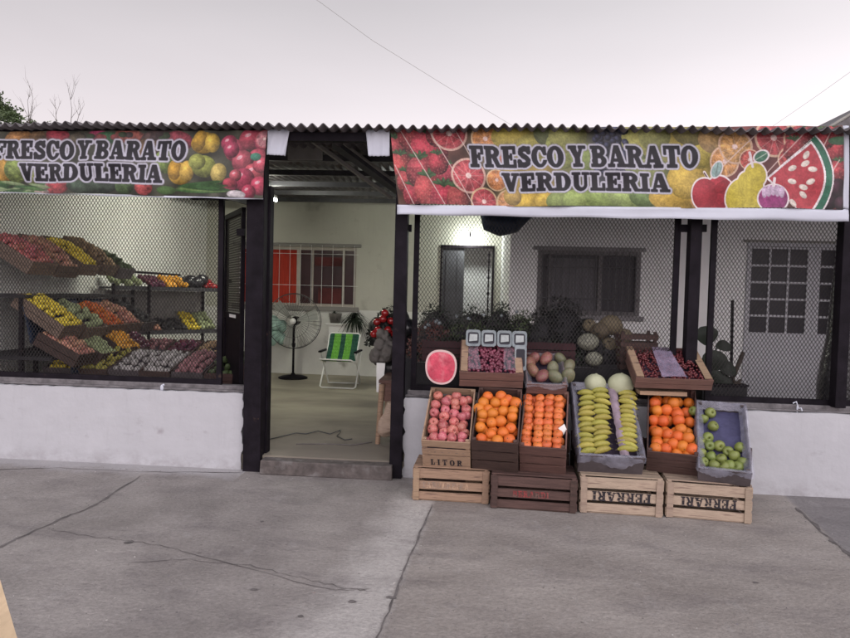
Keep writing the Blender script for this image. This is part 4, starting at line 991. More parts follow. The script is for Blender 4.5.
def put(o, px, py, zl, me, name, r, label, cat, group, tilt=.6, jz=.0):
    r = r*random.uniform(.93,1.07); p = on_plane(o, px, py, zl); n = mw(o).to_3x3()@Vector((0,0,1)); p = p+n*random.uniform(-jz,jz)
    return place(me, name, p, r, label, cat, group, n, None, tilt)
def under(o, w, l, h, r, me, name, label, cat, group, nx, ny):
    M4 = mw(o); n = M4.to_3x3()@Vector((0,0,1))
    for j in range(ny):
        for i in range(nx):
            p = M4@Vector(((i+.5+.25*(j%2)-.12)/nx*(w-.04)-(w-.04)/2, (j+.5)/ny*(l-.02)+.01, h-r*1.75+random.uniform(-.005,.005)))
            place(me,name,p,r*random.uniform(.94,1.04),label,cat,group,n,None,1.2)
Z = lambda pts,ox,oy,s: [(ox+x/s, oy+y/s) for x,y in pts]
pt1 = Z([(270,115),(400,115),(325,160),(250,180),(390,165),(450,155),(470,212),(320,212),(245,235),(385,240),(315,262),(440,265),(240,298),(380,300),(305,325),(435,335),(232,352),(370,352),(300,405),(440,405),(240,410),(365,410)],400,380,7.08)
for x,y in pt1: put(t1,x,y,h1-.035,FM['red_apple'],'red_apple',.0405,'red apple in the LITOR crate','apple','red apples in the LITOR crate',1.2,.008)
pt2 = Z([(620,115),(715,120),(765,143),(590,167),(675,168),(820,168),(585,242),(655,237),(730,218),(800,222),(568,330),(650,308),(712,298),(795,268),(645,382),(730,377),(785,345),(575,412),(775,428),(690,432),(625,205),(560,200),(740,160)],400,380,7.08)
for x,y in pt2: put(t2,x,y,h2-.030,FM['orange'],'orange',.0435,'large orange in the dark crate beside the red apples','orange','oranges in the left orange crate',1.2,.008)
under(t1,w1_,l1,h1,.036,FM['red_apple'],'red_apple','red apple in the LITOR crate','apple','red apples in the LITOR crate',4,6)
under(t2,w2_,l2,h2,.0435,FM['orange'],'orange','large orange in the dark crate beside the red apples','orange','oranges in the left orange crate',4,5)
for j in range(9):
    for i,x in enumerate((165,232,293,352)):
        px,py = 500+(x+(j-4)*-1.5+random.uniform(-5,5))/6.07, 380+(106+j*36.2+(i%2)*6+random.uniform(-5,5)+i*2)/6.07
        put(t3,px,py,h3-.028,FM['mandarin'],'mandarin',.0385,'mandarin in the neatly packed reddish crate','mandarin','mandarins packed in rows',.35,.004)
pt5 = Z([(135,140),(265,142),(165,187),(222,187),(290,208),(200,252),(295,250),(128,247),(150,318),(230,327),(310,297),(165,382),(262,388),(320,402),(352,358),(378,432),(215,425),(140,430),(290,345)],630,380,6.07)
for x,y in pt5: put(t5,x+(2.5 if x<655 else 0),min(y,449),h5-.032,FM['orange'],'orange',.046,'large orange in the dark crate right of the bananas','orange','oranges in the right orange crate',1.2,.008)
under(t3,w3_,l3,h3,.037,FM['mandarin'],'mandarin','mandarin in the neatly packed reddish crate','mandarin','mandarins packed in rows',4,8)
under(t5,w5_,l5,h5,.045,FM['orange'],'orange','large orange in the dark crate right of the bananas','orange','oranges in the right orange crate',4,6)
pt6 = Z([(388,190),(485,197),(445,237),(503,282),(425,377),(470,350),(482,398),(540,398),(430,447),(492,467),(555,482),(597,432),(632,462),(665,412),(685,502),(443,502),(510,522),(612,522),(575,530),(655,530)],630,380,6.07)
for x,y in pt6: put(t6,x,y,h6*.35+.034,FM['green_apple'],'green_apple',.0405,'green apple in the purple-lined box','apple','green apples in the shallow box',1.0,.004)
# bananas
ban = []
for j in range(12):
    y = 72+j*32.5
    ban.append((520+(j%2)*12+random.uniform(-6,6),y+8,-8,1)); ban.append((605+(j%3)*8,y-2,6 if j<5 else -14,1.05))
for j in range(13): ban.append((772+(j%2)*6,84+j*28.5,10,1.05))
for x,y,a,s in ban:
    px,py = 500+x/6.07, 380+y/6.07; m = mw(t4); n = m.to_3x3()@Vector((0,0,1)); p = on_plane(t4,px,py,h4-.012)
    q = (m.to_quaternion() @ Euler((R(random.uniform(-25,-8)),0,R(-a+random.uniform(-11,11)))).to_quaternion())
    o = bpy.data.objects.new('banana', FM['banana']); link(o); o.location = p+n*random.uniform(-.006,.006); o.scale = (.100*s,.090*random.uniform(.85,1.1),.105); o.rotation_mode='QUATERNION'; o.rotation_quaternion = q
    tag(o,'green-yellow banana lying in the plastic-lined box','banana','bananas in the plastic-lined box')
# lilac paper ridge between banana stacks
mb = MB(); vs = []
for j in range(21):
    for i in range(7):
        vs.append((w4_*.205+(i-3)*.011+random.uniform(-.004,.004), .01+(l4-.02)*j/20, h4-.02+.028*math.cos((i-3)/3*1.4)+random.uniform(-.005,.005)))
mb.add(vs,[(j*7+i,j*7+i+1,(j+1)*7+i+1,(j+1)*7+i) for j in range(20) for i in range(6)],0,True); mb.build('paper_divider', m_lilac, t4)
def plastic_rim(o, w, l, h, out=.03, drop=.06, m=m_plastic, sides='flrb', seed=1, name='plastic_liner'):
    rr = random.Random(seed); path = []
    def seg(a,b,n):
        for k in range(n): path.append((a[0]+(b[0]-a[0])*k/n, a[1]+(b[1]-a[1])*k/n))
    seg((-w/2,0),(w/2,0),26); seg((w/2,0),(w/2,l),26); seg((w/2,l),(-w/2,l),26); seg((-w/2,l),(-w/2,0),26)
    prof = [(-.045,-.035),(-.02,-.006),(-.004,.010),(.008,.006),(.014,-.015),(.018,-.035),(.02,-drop)]
    vs = []; n = len(path)
    for (x,y) in path:
        dx,dy = x/(w/2), (y-l/2)/(l/2)
        nx,ny = (math.copysign(1,dx),0) if abs(dx)>=abs(dy) else (0,math.copysign(1,dy))
        if abs(abs(dx)-abs(dy)) < .02: nx,ny = math.copysign(.7,dx),math.copysign(.7,dy)
        f = .9+.3*math.sin(len(vs)*.045+seed)+rr.uniform(-.12,.12)
        for (a,b) in prof:
            a2 = a*(f if a>0 else 1)+rr.uniform(-.002,.002); vs.append((x+nx*a2, y+ny*a2, h+b*(f if b<0 and a>0 else 1)+rr.uniform(-.003,.003)))
    k = len(prof); mb = MB()
    mb.add(vs,[(i*k+j,((i+1)%n)*k+j,((i+1)%n)*k+j+1,i*k+j+1) for i in range(n) for j in range(k-1)],0,True)
    return mb.build(name,m,o)
plastic_rim(t4,w4_,l4,h4,seed=3,drop=.09); plastic_rim(t6,w6_,l6,h6,seed=5,drop=.05)
def film(o, quadpts, m, name='plastic_film', n=10, wr=.006, seed=0):
    rr = random.Random(seed); vs = []; A,B,C,D = [Vector(q) for q in quadpts]
    for j in range(n+1):
        for i in range(n+1): vs.append(A.lerp(B,i/n).lerp(D.lerp(C,i/n),j/n)+Vector((rr.uniform(-wr,wr)*.4,rr.uniform(-wr,wr)*.4,rr.uniform(-wr,wr))))
    mb = MB(); mb.add(vs,[(j*(n+1)+i,j*(n+1)+i+1,(j+1)*(n+1)+i+1,(j+1)*(n+1)+i) for j in range(n) for i in range(n)],0,True); return mb.build(name,m,o)
# white price ticket stuck by the mandarins, ticket on bananas
p = on_plane(t3,562.5,428.5,h3+.01); mb = MB(); mb.add([(-.03,0,0),(.012,-.004,.035),(.03,0,-.005),(.01,.004,-.05)],[(0,1,2,3)]); mb.add([(-.03,.002,0),(.012,-.002,.035),(.03,.002,-.005),(.01,.006,-.05)],[(3,2,1,0)])
o = mb.build('paper_ticket',m_lab); o.location = p; tag(o,'small white paper ticket at the right edge of the mandarin crate','ticket')

# second level, resting on the tilted crates and the wall
sup = []
for i,(pa_,pb_,hh,lab) in enumerate(((425,500,.47,'dark support crate hidden behind the red apple crate'),(503,570,.47,'dark support crate behind the mandarin crate'),(574,645,.46,'dark support crate behind the banana box'),(650,752,.42,'dark support crate behind the right orange crate'))):
    a = at(pa_,440,Y=-.2).x; b = at(pb_,440,Y=-.2).x
    crate('support_crate', ((a+b)/2,-.215,0),(0,0,0), b-a-.01, .20, hh, m_woodd, lab,'crate','dark crates propping up the tilted row')
Y2 = -.24
t7,w7,l7,h7 = tilted('grape_crate',(459,384),(523,389),0,372.5,341.5,m_woodr,'shallow reddish crate of dark grapes in plastic, upper left of the stand',Yb=Y2,th=R(28),front=[(0,.45),(.5,1)],rec=.02)
t8,w8,l8,h8 = tilted('mango_crate',(526,392),(566.5,394.5),0,384,354,m_woodr,'reddish crate of large dull mangoes in the middle of the upper row',Yb=Y2,th=R(28),rec=.02,front=[(0,.45),(.5,1)])
t9,w9,l9,h9 = tilted('cherry_crate',(634,386.5),(711.5,390),0,378.5,348,m_woodr,'shallow reddish crate of dark cherries, upper right of the stand',Yb=-.2,th=R(26),front=[(0,.45),(.5,1)],rec=.02)
mb = MB(); a = at(640,392,Y=-.17); b = at(687,396,Y=-.17); mb.box((a.x,-.17,b.z-.005),(b.x,-.0,a.z+.01),jit=.002); o = mb.build('prop_board',m_wood); tag(o,'light board propped under the cherry crate','board')
for t_,w_,l_,h_ in ((t7,w7,l7,h7),(t9,w9,l9,h9)):   # broad pale side rails
    for sx in (-1,1):
        mb = MB(); x = sx*(w_/2-.035); mb.box((x-.028,.004,h_+.001),(x+.028,l_-.004,h_+.010),jit=.0015); mb.build('top_rail', m_wood, t_)
def berries(o, w, l, h, m, r, n, name, label, cat, m2=None):
    mb = MB(); base = fruit('tiny'); rr = random.Random(4)
    for k in range(n):
        c = (rr.uniform(-w,w)/2, rr.uniform(0,l), h+rr.uniform(-.012,.012)); s = r*rr.uniform(.8,1.15)
        mb.add([(v[0]*s+c[0],v[1]*s+c[1],v[2]*s+c[2]) for v in base.v], base.f, 1 if (m2 and rr.random()<.25) else 0, True)
    ob = mb.build(name,[m]+([m2] if m2 else [])); M4 = mw(o)@Matrix.Translation((0,.012,0)); ob.matrix_world = M4
    return tag(ob,label,cat,None,'stuff')
berries(t7,w7-.13,l7-.03,h7-.008,m_grape,.0155,330,'grapes','dark purple grapes heaped in the shallow upper left crate','grapes')
berries(t9,w9-.13,l9-.03,h9-.012,m_cherry,.0105,520,'cherries','dark red cherries heaped in the shallow upper right crate','cherries')
film(t7,[(-w7*.36,.02,h7+.018),(-w7*.16,.02,h7+.018),(-w7*.24,l7*.95,h7+.018),(-w7*.38,l7*.95,h7+.02)],m_clear,seed=1)
film(t7,[(w7*.18,.02,h7+.018),(w7*.38,.02,h7+.018),(w7*.38,l7*.95,h7+.02),(w7*.22,l7*.95,h7+.018)],m_clear,seed=2)
film(t7,[(-w7*.38,l7*.8,h7+.022),(w7*.38,l7*.8,h7+.022),(w7*.38,l7,h7+.02),(-w7*.38,l7,h7+.02)],m_clear,seed=6)
film(t9,[(-w9*.17,.0,h9+.016),(w9*.16,.0,h9+.016),(w9*.10,l9*.98,h9+.016),(-w9*.13,l9*.98,h9+.016)],m_lfilm,seed=3)
for (x,y,k) in ((235,272,0),(325,275,0),(430,275,1),(232,358,0),(300,395,0),(375,345,1),(490,325,1),(390,402,1),(482,395,1),(210,310,0)):
    kind = 'green_mango' if k else 'mango'
    put(t8,500+x/7.08,320+y/7.08,h8-.005,FM[kind],'mango',.061,'large %s mango in the upper middle crate'%('green' if k else 'dull red'),'mango','mangoes in the upper crate',1.5,.004)
plastic_rim(t8,w8,l8,h8,seed=9,drop=.02,m=m_clear)
# clear clamshell punnets behind the grapes
def punnet(px, py, wpx, hpx, Y, label, big=False):
    c = at(px,py,Y=Y); s = 650/(Y+5.4); w = wpx/s; hh = hpx/s; o = empty('punnet', (c.x,Y,c.z), (R(-14),0,R(random.uniform(-3,3)))); tag(o,label,'punnet','clear punnets standing behind the grapes')
    def rrect(w,h,r,n=4):
        pts = []
        for (cx,cz,a0) in ((w/2-r,h/2-r,0),(-w/2+r,h/2-r,90),(-w/2+r,-h/2+r,180),(w/2-r,-h/2+r,270)):
            for k in range(n+1): a = R(a0+90*k/n); pts.append((cx+r*math.cos(a),cz+r*math.sin(a)))
        return pts
    mb = MB(); A = rrect(w,hh,w*.2); B = rrect(w*.72,hh*.68,w*.14); n = len(A)
    vs = [(x,0,z) for x,z in A]+[(x*.97,-.012,z*.97) for x,z in A]+[(x,-.010,z) for x,z in B]+[(x*.9,.035,z*.9) for x,z in A]
    fs = [(i,(i+1)%n,n+(i+1)%n,n+i) for i in range(n)]+[(n+i,n+(i+1)%n,2*n+(i+1)%n,2*n+i) for i in range(n)]+[(3*n+i,3*n+(i+1)%n,(i+1)%n,i) for i in range(n)]
    mb.add(vs,fs); mb.add([(x*.9,.035,z*.9) for x,z in A],[tuple(range(n))]); mb.build('tray',m_plasticw,o)
    mb = MB(); mb.add([(x*.99,-.003,z*.99) for x,z in B],[tuple(range(n))]); mb.build('film',m_glassg if not big else m_clear,o)
    mb = MB(); a,b = w*.27,hh*.22
    mb.add([(-a,-.0115,-b),(a,-.0115,-b*.7),(a,-.0115,b),(-a*.9,-.0115,b)],[(0,1,2,3)]); mb.build('paper_label',m_plab,o) if hpx < 20 else None
for i,px in enumerate((473.3,488.8,504.5,519.5)):
    punnet(px,338+i*.5,15,17,-.02,('clear punnet with white label behind the grapes, first from the left','clear punnet behind the grapes, second from the left','clear punnet behind the grapes, third from the left','clear punnet behind the grapes, fourth from the left')[i])
punnet(520.5,358,12,26,-.12,'taller clear tray standing at the right edge of the grape crate')
# melons
def melon(px, py, r, Y, label, m=m_melon, sc=(1,1,.92)):
    c = at(px,py,Y=Y); mb = MB(); mb.ball((0,0,0),r,sc,20,0,.008,int(px)); mb.lathe([(.012,r*sc[2]-.004),(.010,r*sc[2]+.006),(0,r*sc[2]+.007)],7)
    o = mb.build('melon',m); o.location = c; o.rotation_euler = (R(-20),R(10),0); return tag(o,label,'melon','pale melons behind the banana box')
melon(595,384,.090,-.0,'smaller pale round melon behind the banana box on the left')
melon(620.5,385,.104,-.01,'larger pale round melon behind the banana box, beside the cherry crate')
# half watermelon
c = at(441,367,Y=-.30); r = .128
wm = empty('half_watermelon', c, (R(6),R(3),R(-4))); tag(wm,'cut half watermelon facing the street above the red apple crate','watermelon')
wm.scale = (1,1,1.12)
def disc(rr_, y, m, name, dome=0, square=.10):
    mb = MB(); n = 40; rings = 8; vs = [(0,y-dome,0)]
    for j in range(1,rings+1):
        for k in range(n):
            th = 2*math.pi*k/n; q = rr_*(1+square*.5*(-math.cos(4*th))*.5+.012*math.sin(3*th))*j/rings; vs.append((q*math.cos(th),y-dome*(1-(j/rings)**2),q*math.sin(th)))
    fs = [(0,1+(k+1)%n,1+k) for k in range(n)]+[(1+(j-1)*n+k,1+(j-1)*n+(k+1)%n,1+j*n+(k+1)%n,1+j*n+k) for j in range(1,rings) for k in range(n)]
    mb.add(vs,fs,0,True); return mb.build(name,m,wm)
disc(r,-.001,m_pith,'pith'); disc(r*.88,-.004,m_flesh,'flesh',.004)
mb = MB(); vs = []; n = 40
for j in range(9):
    a = R(90*j/8)
    for k in range(n):
        th = 2*math.pi*k/n; q = r*(1+.05*(-math.cos(4*th))*.5+.012*math.sin(3*th)); vs.append((q*math.cos(th)*math.cos(a),q*math.sin(a)*.95,q*math.sin(th)*math.cos(a)))
mb.add(vs,[(j*n+k,j*n+(k+1)%n,(j+1)*n+(k+1)%n,(j+1)*n+k) for j in range(8) for k in range(n)],0,True); mb.build('rind',m_rind,wm)

# ------------------------------------------------------------------ left display inside
def bgcrate(loc, yaw, tilt, w, l, h, m, label, kind, flabel, cat, grp, nx, ny, r, fname=None, jit=.25):
    o = crate('display_crate', loc, (tilt,0,yaw), w, l, h, m, label, 'crate', 'display crates inside the shop', liner=m_liner, lz=h*.6, posts=False, front=[(0,.46),(.5,1)])
    M4 = mw(o); q = M4.to_quaternion(); n = q@Vector((0,0,1))
    if kind:
        for j in range(ny):
            for i in range(nx):
                x = (i+.5)/nx*(w-.03)-(w-.03)/2+random.uniform(-jit,jit)*r; y = (j+.5)/ny*(l-.02)+.01+random.uniform(-jit,jit)*r
                p = M4@Vector((x,y,h-r*.5+r*1.5*math.sin(math.pi*(i+.5)/nx)*math.sin(math.pi*(j+.5)/ny)+random.uniform(-.35,.4)*r))
                place(BG[kind], fname or cat.replace(' ','_'), p, r*random.uniform(.78,1.15), flabel, cat, grp, n, None, 1.0)
    return o
YW = R(90)
m_oldw = mat('old_crate_wood', (.17,.12,.09), .8, .25, 3, .4, 14, stretch=(2,6,26), rnd=.2)
def side(Yc, Xlow, zlow, lab, kind, flab, cat, r=.036, nx=5, ny=8, w=.33, l=.52, m=m_oldw, tilt=R(30), h=.13):
    return bgcrate((Xlow,Yc,zlow-.13+random.uniform(-.02,.02)),YW+R(random.uniform(-5,5)),tilt+R(random.uniform(-4,5)),w,l,h,m,lab,kind,flab,cat,flab[:40],nx,ny,r)
side(.34,-4.02,1.75,'tilted crate of red apples on the top tier at the left edge','red_apple_s','red apple on the top tier at the left edge','apple')
side(.71,-4.02,1.76,'tilted crate of reddish peaches on the top tier','onion','reddish onion on the top tier beside the lemons','onion')
side(1.08,-4.03,1.78,'narrow tilted crate of yellow lemons on the top tier','lemon','yellow lemon on the top tier','lemon',.032)
side(1.45,-4.04,1.80,'tilted crate of pale brown potatoes on the top tier','potato','brown potato on the top tier','potato',.035)
side(1.82,-4.05,1.76,'dark crate of green cucumbers at the far end of the top tier','greenfruit','dark cucumber at the far end of the top tier','cucumber',.03,m=m_box)
side(.34,-3.74,1.18,'tilted crate of yellow lemons on the middle tier','lemon','yellow lemon on the middle tier','lemon',.032)
side(.71,-3.74,1.18,'tilted crate of pale green cabbages on the middle tier','cabbage','pale green cabbage on the middle tier','cabbage',.045,3,5)
side(1.08,-3.74,1.18,'tilted crate of oranges on the middle tier','orange_s','orange on the middle tier of the left display','orange',.035)
side(.36,-3.62,.92,'crate of brown onions low at the left edge','onion','onion low at the left edge','onion',.034,l=.40,m=m_woodd)
side(1.45,-3.76,1.18,'tilted crate of brown onions at the far end of the middle tier','onion','brown onion at the far end of the middle tier','onion')
side(1.82,-3.78,1.16,'dark crate of aubergines at the far end of the middle tier','aubergine','dark aubergine at the far end of the middle tier','aubergine',.03,m=m_box)
for k,(yy,kk,nm) in enumerate(((.74,'cabbage','cabbage'),(1.10,'carrot','carrot'),(1.46,'beet','beetroot'))):
    side(yy,-3.62,.92,'low tier crate of %ss between the onions and the back rack'%nm,kk,'%s in the low tier beside the onions'%nm,nm,l=.40,m=m_woodd)
# rack carrying them
rk = empty('side_rack',(0,0,0)); tag(rk,'dark stepped rack with navy sheet along the left side wall','rack')
for zz,xf,nm in ((1.42,-4.04,'shelf'),(.86,-3.78,'shelf'),(.45,-3.6,'shelf')):
    mb = MB(); mb.box((-4.58,.16,zz),(xf,2.05,zz+.03)); mb.build(nm,m_dk,rk)
for yy in (.17,1.0,1.9):
    for xx in (-4.55,-4.1):
        mb = MB(); mb.box((xx,yy,FL),(xx+.035,yy+.035,1.42)); mb.build('upright',m_black,rk)
cl = cloth('navy_sheet',((-4.08,.17,1.41),(-4.08,1.5,1.41),(-3.98,.17,1.0),(-4.04,1.5,1.15)),None,m_navy,20,10,.0,2); tag(cl,'navy blue sheet hanging below the top tier of the left display','sheet')
cl2 = cloth('navy_sheet',((-3.77,.4,.86),(-3.77,1.4,.86),(-3.72,.4,.55),(-3.72,1.4,.6)),None,m_navy,20,10,.0,4); tag(cl2,'navy blue sheet hanging below the orange crate','sheet')
# low bins just behind the wall
LOW = [(-3.95,'lemon','yellow lemon in the low bins','lemon'),(-3.62,'banana_s','ripe plantain in the low bins','plantain'),(-3.30,'garlic','white garlic bulb in the low bins','garlic'),(-3.0,'garlic','white garlic bulb in the second low bin','garlic'),(-2.68,'radish','pink radish in the low bins','radish'),(-2.36,'greenfruit','green courgette in the low bins','courgette')]
for i,(x,k,fl,ct) in enumerate(LOW):
    bgcrate((x,.55,.62),0,R(16),.30,.55,.14,m_woodd if i%2 else m_box,('low dark bin of yellow lemons just behind the wall at the left','low bin of plantains just behind the left wall','low bin of white garlic just behind the left wall','second low bin of white garlic beside the radishes','low bin of pink radishes just behind the left wall','low bin of green courgettes nearest the open gate')[i],k,fl,ct,fl,4,6,.036)
for i,(x,k,fl,ct) in enumerate([(-3.25,'beet','dark beetroot in the rear low bins','beetroot'),(-2.92,'potato','brown potato in the rear low bins','potato'),(-3.58,'radish','pink onion in the rear low bins','onion')]):
    bgcrate((x,1.45,.66),0,R(18),.30,.5,.14,m_woodd,('rear low bin of dark beetroots','rear low bin of brown potatoes','rear low bin of pink onions')[i],k,fl,ct,fl,4,5,.036)
mb = MB(); mb.box((-4.2,.5,.58),(-2.15,1.15,.615)); mb.box((-4.2,1.152,.58),(-2.75,2.05,.615))
lt = mb.build('low_table',m_dk)
tag(lt,'low dark table carrying the bins behind the left wall','table')
for xx,yy in ((-4.15,.52),(-2.2,.52),(-4.15,1.98),(-2.8,1.98),(-2.2,1.08)):
    if 1: mb = MB(); mb.box((xx-.02,yy,FL),(xx+.02,yy+.04,.579)); mb.build('leg',m_black,lt)
# angled back rack
A0 = Vector((-4.32,2.05,0)); B0 = Vector((-3.42,3.15,0)); ra = math.atan2(B0.y-A0.y,B0.x-A0.x); RL = (B0-A0).length
br = empty('shelf_rack', A0, (0,0,ra)); tag(br,'black metal shelf rack with three produce shelves deeper inside at the left','rack')
for zz in (1.52,.97,.42):
    mb = MB(); mb.box((0,0,zz),(RL,.45,zz+.02)); mb.box((0,-.012,zz-.015),(RL,-.001,zz+.035)); mb.build('shelf',m_roofbeam,br)
for xx in (0,RL*.30,RL-.03):
    for yy in (-.04,.44):
        mb = MB(); mb.box((xx,yy,FL),(xx+.03,yy+.027,1.58)); mb.build('upright',m_black,br)
mb = MB(); mb.tube([(0,.44,1.75),(RL*.75,.44,1.72)],.015,6); mb.build('back_rail',m_black,br)
mb = MB(); mb.box((.0,.47,1.0),(RL,.475,1.5)); mb.build('shade_sheet',m_winfr,br)  # grey sheet added behind the shelves, painting the shaded wall there
RB = Matrix.Translation(A0)@Matrix.Rotation(ra,4,'Z')
def rackpile(x0,x1,z,k,fl,ct,r,nx,ny,hh=.12):
    for j in range(ny):
        for i in range(nx):
            p = RB@Vector((x0+(x1-x0)*(i+.5)/nx+random.uniform(-.3,.3)*r, .06+j*.36/ny, z+r+hh*j/ny+random.uniform(-.3,.3)*r))
            place(BG[k],ct.replace(' ','_'),p,r*random.uniform(.85,1.12),fl,ct,fl,None,None,1.2)
rackpile(.03,RL*.28,1.54,'cabbage','pale lettuce head on the top shelf of the back rack','lettuce',.05,3,3)
rackpile(RL*.33,RL*.48,1.54,'beet','dark red beetroot on the top shelf of the back rack','beetroot',.035,4,5)
rackpile(RL*.48,RL*.70,1.54,'pumpkin','orange pumpkin piece on the top shelf of the back rack','pumpkin',.045,4,4)
rackpile(RL*.86,RL*.99,1.54,'tomato','red tomato at the end of the top shelf','tomato',.035,4,4)
rackpile(.03,RL*.28,.99,'potato','potato on the middle shelf of the back rack','potato',.04,4,4,.16)
rackpile(RL*.34,RL*.45,.99,'onion','brown onion on the middle shelf of the back rack','onion',.035,3,4)
rackpile(RL*.46,RL*.68,.99,'aubergine','dark aubergine on the middle shelf of the back rack','aubergine',.035,4,4)
rackpile(RL*.69,RL*.82,.99,'lemon','yellow lemon on the middle shelf of the back rack','lemon',.035,3,5,.22)
rackpile(RL*.83,RL*.97,.99,'cabbage','pale green lettuce on the middle shelf of the back rack','lettuce',.045,3,4,.22)
rackpile(.05,RL*.45,.44,'radish','pink onion on the bottom shelf of the back rack','onion',.04,6,3)
rackpile(RL*.5,RL*.97,.44,'potato','brown potato on the bottom shelf of the back rack','potato',.04,7,3)
mb = MB(); rr = random.Random(8)
for k in range(7): mb.ball((rr.uniform(-.14,.14),rr.uniform(-.08,.08),rr.uniform(.04,.15)),.085,(1.1,.9,.9),12,0,.12,k)
o = mb.build('bagged_greens',m_bagk); o.location = RB@Vector((RL*.77,.2,1.55)); o.rotation_euler=(0,0,ra); tag(o,'shiny dark bag of greens on the top shelf beside the pumpkins','bag')

def crumple(o, vox, amt):
    r_ = o.modifiers.new('r','REMESH'); r_.mode='VOXEL'; r_.voxel_size=vox; r_.use_smooth_shade=True
    tx = bpy.data.textures.get('folds%.3f'%amt) or bpy.data.textures.new('folds%.3f'%amt,'VORONOI'); tx.noise_scale=amt*3; tx.distance_metric='DISTANCE'
    d = o.modifiers.new('d','DISPLACE'); d.texture=tx; d.strength=amt*1.4; d.mid_level=.4; d.texture_coords='GLOBAL'
# ------------------------------------------------------------------ yard: fan, chair, planter, bag
def seg3(a,b): return [Vector(a),Vector(b)]
fc = at(294,321,Y=4.9)
fan = empty('pedestal_fan',(fc.x,4.9,FL)); tag(fan,'large black pedestal fan with wire cage in front of the window','fan'); hz = fc.z-FL
mb = MB(); mb.lathe([(0,0),(.23,0),(.235,.02),(.18,.04),(.04,.06),(.025,.09)],28); mb.build('base',m_black,fan)
mb = MB(); mb.tube([(0,0,.06),(0,0,hz-.1)],.019,8); mb.tube([(0,0,hz*.55),(0,0,hz*.55+.06)],.03,8); mb.tube([(0,0,hz-.12),(0,.06,hz)],.022,8); mb.build('pole',m_black,fan)
mb = MB(); mb.lathe([(0,-.02),(.06,-.01),(.075,.05),(.07,.16),(.04,.2),(0,.2)],16,(0,.02,hz),0,(0,1,0)); mb.build('motor',m_black,fan)
mb = MB(); mb.lathe([(0,-.085),(.045,-.08),(.05,-.06),(0,-.055)],16,(0,0,hz),0,(0,1,0)); mb.build('hub_badge',m_whitep,fan)
fr_ = .445
mb = MB()
def ring(rad,y,rw,n=48): mb.tube([(rad*math.cos(2*math.pi*k/n),y,hz+rad*math.sin(2*math.pi*k/n)) for k in range(n+1)],rw,5,cap=False)
ring(fr_,0,.007); ring(fr_*.97,-.05,.003); ring(fr_*.6,-.085,.003); ring(.10,-.095,.003)
for k in range(40):
    a = 2*math.pi*k/40; c_,s_ = math.cos(a),math.sin(a)
    mb.tube([(c_*.08,-.095,hz+s_*.08),(c_*fr_*.6,-.085,hz+s_*fr_*.6),(c_*fr_*.97,-.05,hz+s_*fr_*.97),(c_*fr_,0,hz+s_*fr_),(c_*fr_*.7,.07,hz+s_*fr_*.7),(c_*.1,.10,hz+s_*.1)],.0022,4,cap=False)
mb.build('cage',m_chrome,fan)
for k in range(3):
    mb = MB(); vs = []
    for i in range(7):
        for j in range(5):
            r_ = .06+.34*i/6; a = 2*math.pi*k/3+.3+(j-2)*.16*(1-.3*i/6); vs.append((r_*math.cos(a),(j-2)*.012-.01,hz+r_*math.sin(a)))
    mb.add(vs,[(i*5+j,(i+1)*5+j,(i+1)*5+j+1,i*5+j+1) for i in range(6) for j in range(4)],0,True); mb.build('blade',mat('fan_blade%d'%k,(.32,.33,.30),.4,.1,5,0),fan)
# folding chair
cl_ = at(320,388,Z=FL); cr_ = at(357,388,Z=FL); cx = (cl_.x+cr_.x)/2; cy = cl_.y; cw = cr_.x-cl_.x
ch = empty('folding_chair',(cx,cy,FL)); tag(ch,'folding lawn chair with green striped webbing and white tube frame','chair')
h_ = cw/2; zs = .40; zt = at(336,333,Y=cy+.45).z-FL; za = at(336,351,Y=cy+.1).z-FL
mb = MB(); mb.tube([(-h_,.42,za-.02),(-h_,0,.03),(-h_+.03,-.01,.012),(h_-.03,-.01,.012),(h_,0,.03),(h_,.42,za-.02)],.012,8); mb.build('front_leg_frame',m_whitep,ch)
mb = MB(); mb.tube([(-h_*.95,-.02,za-.02),(-h_*.95,.48,.02),(h_*.95,.48,.02),(h_*.95,-.02,za-.02)],.012,8); mb.build('rear_leg_frame',m_whitep,ch)
mb = MB(); bw = .225; mb.tube([(-bw,.16,zs-.04),(-bw-.01,.46,zt-.02),(-bw+.03,.475,zt),(bw-.03,.475,zt),(bw+.01,.46,zt-.02),(bw,.16,zs-.04)],.012,8); mb.build('back_frame',m_whitep,ch)
for sx in (-1,1):
    mb = MB(); mb.box((sx*h_-.025,-.06,za-.015),(sx*h_+.025,.40,za+.01)); mb.build('armrest',m_black,ch,.006)
def web(name,f0,f1,n,parent,mats):
    mb = MB(); N_=13
    for k in range(N_):
        for j in range(n):
            def P_(u,v):
                a = Vector(f0(u)); b = Vector(f1(u)); p = a.lerp(b,v); p.y += .04*math.sin(math.pi*v)*math.sin(math.pi*u); return p
            mb.add([P_(k/N_,j/n),P_((k+1)/N_,j/n),P_((k+1)/N_,(j+1)/n),P_(k/N_,(j+1)/n)],[(0,1,2,3)],(1,1,0,0,0,1,1,0,0,0,1,1,1)[k],True)
    o = mb.build(name,mats,parent); s = o.modifiers.new('s','SOLIDIFY'); s.thickness=.004; return o
web('backrest',lambda u:(-bw+2*bw*u,.17,zs),lambda u:(-bw+2*bw*u,.465,zt-.01),8,ch,[m_green1,m_green2])
web('seat',lambda u:(-bw+2*bw*u,.17,zs-.02),lambda u:(-bw+2*bw*u,-.20,zs+.05),6,ch,[m_green1,m_green2])
mb = MB(); mb.tube([(-bw,.17,zs-.035),(-bw,-.21,zs+.045),(bw,-.21,zs+.045),(bw,.17,zs-.035)],.012,8); mb.build('seat_frame',m_whitep,ch)
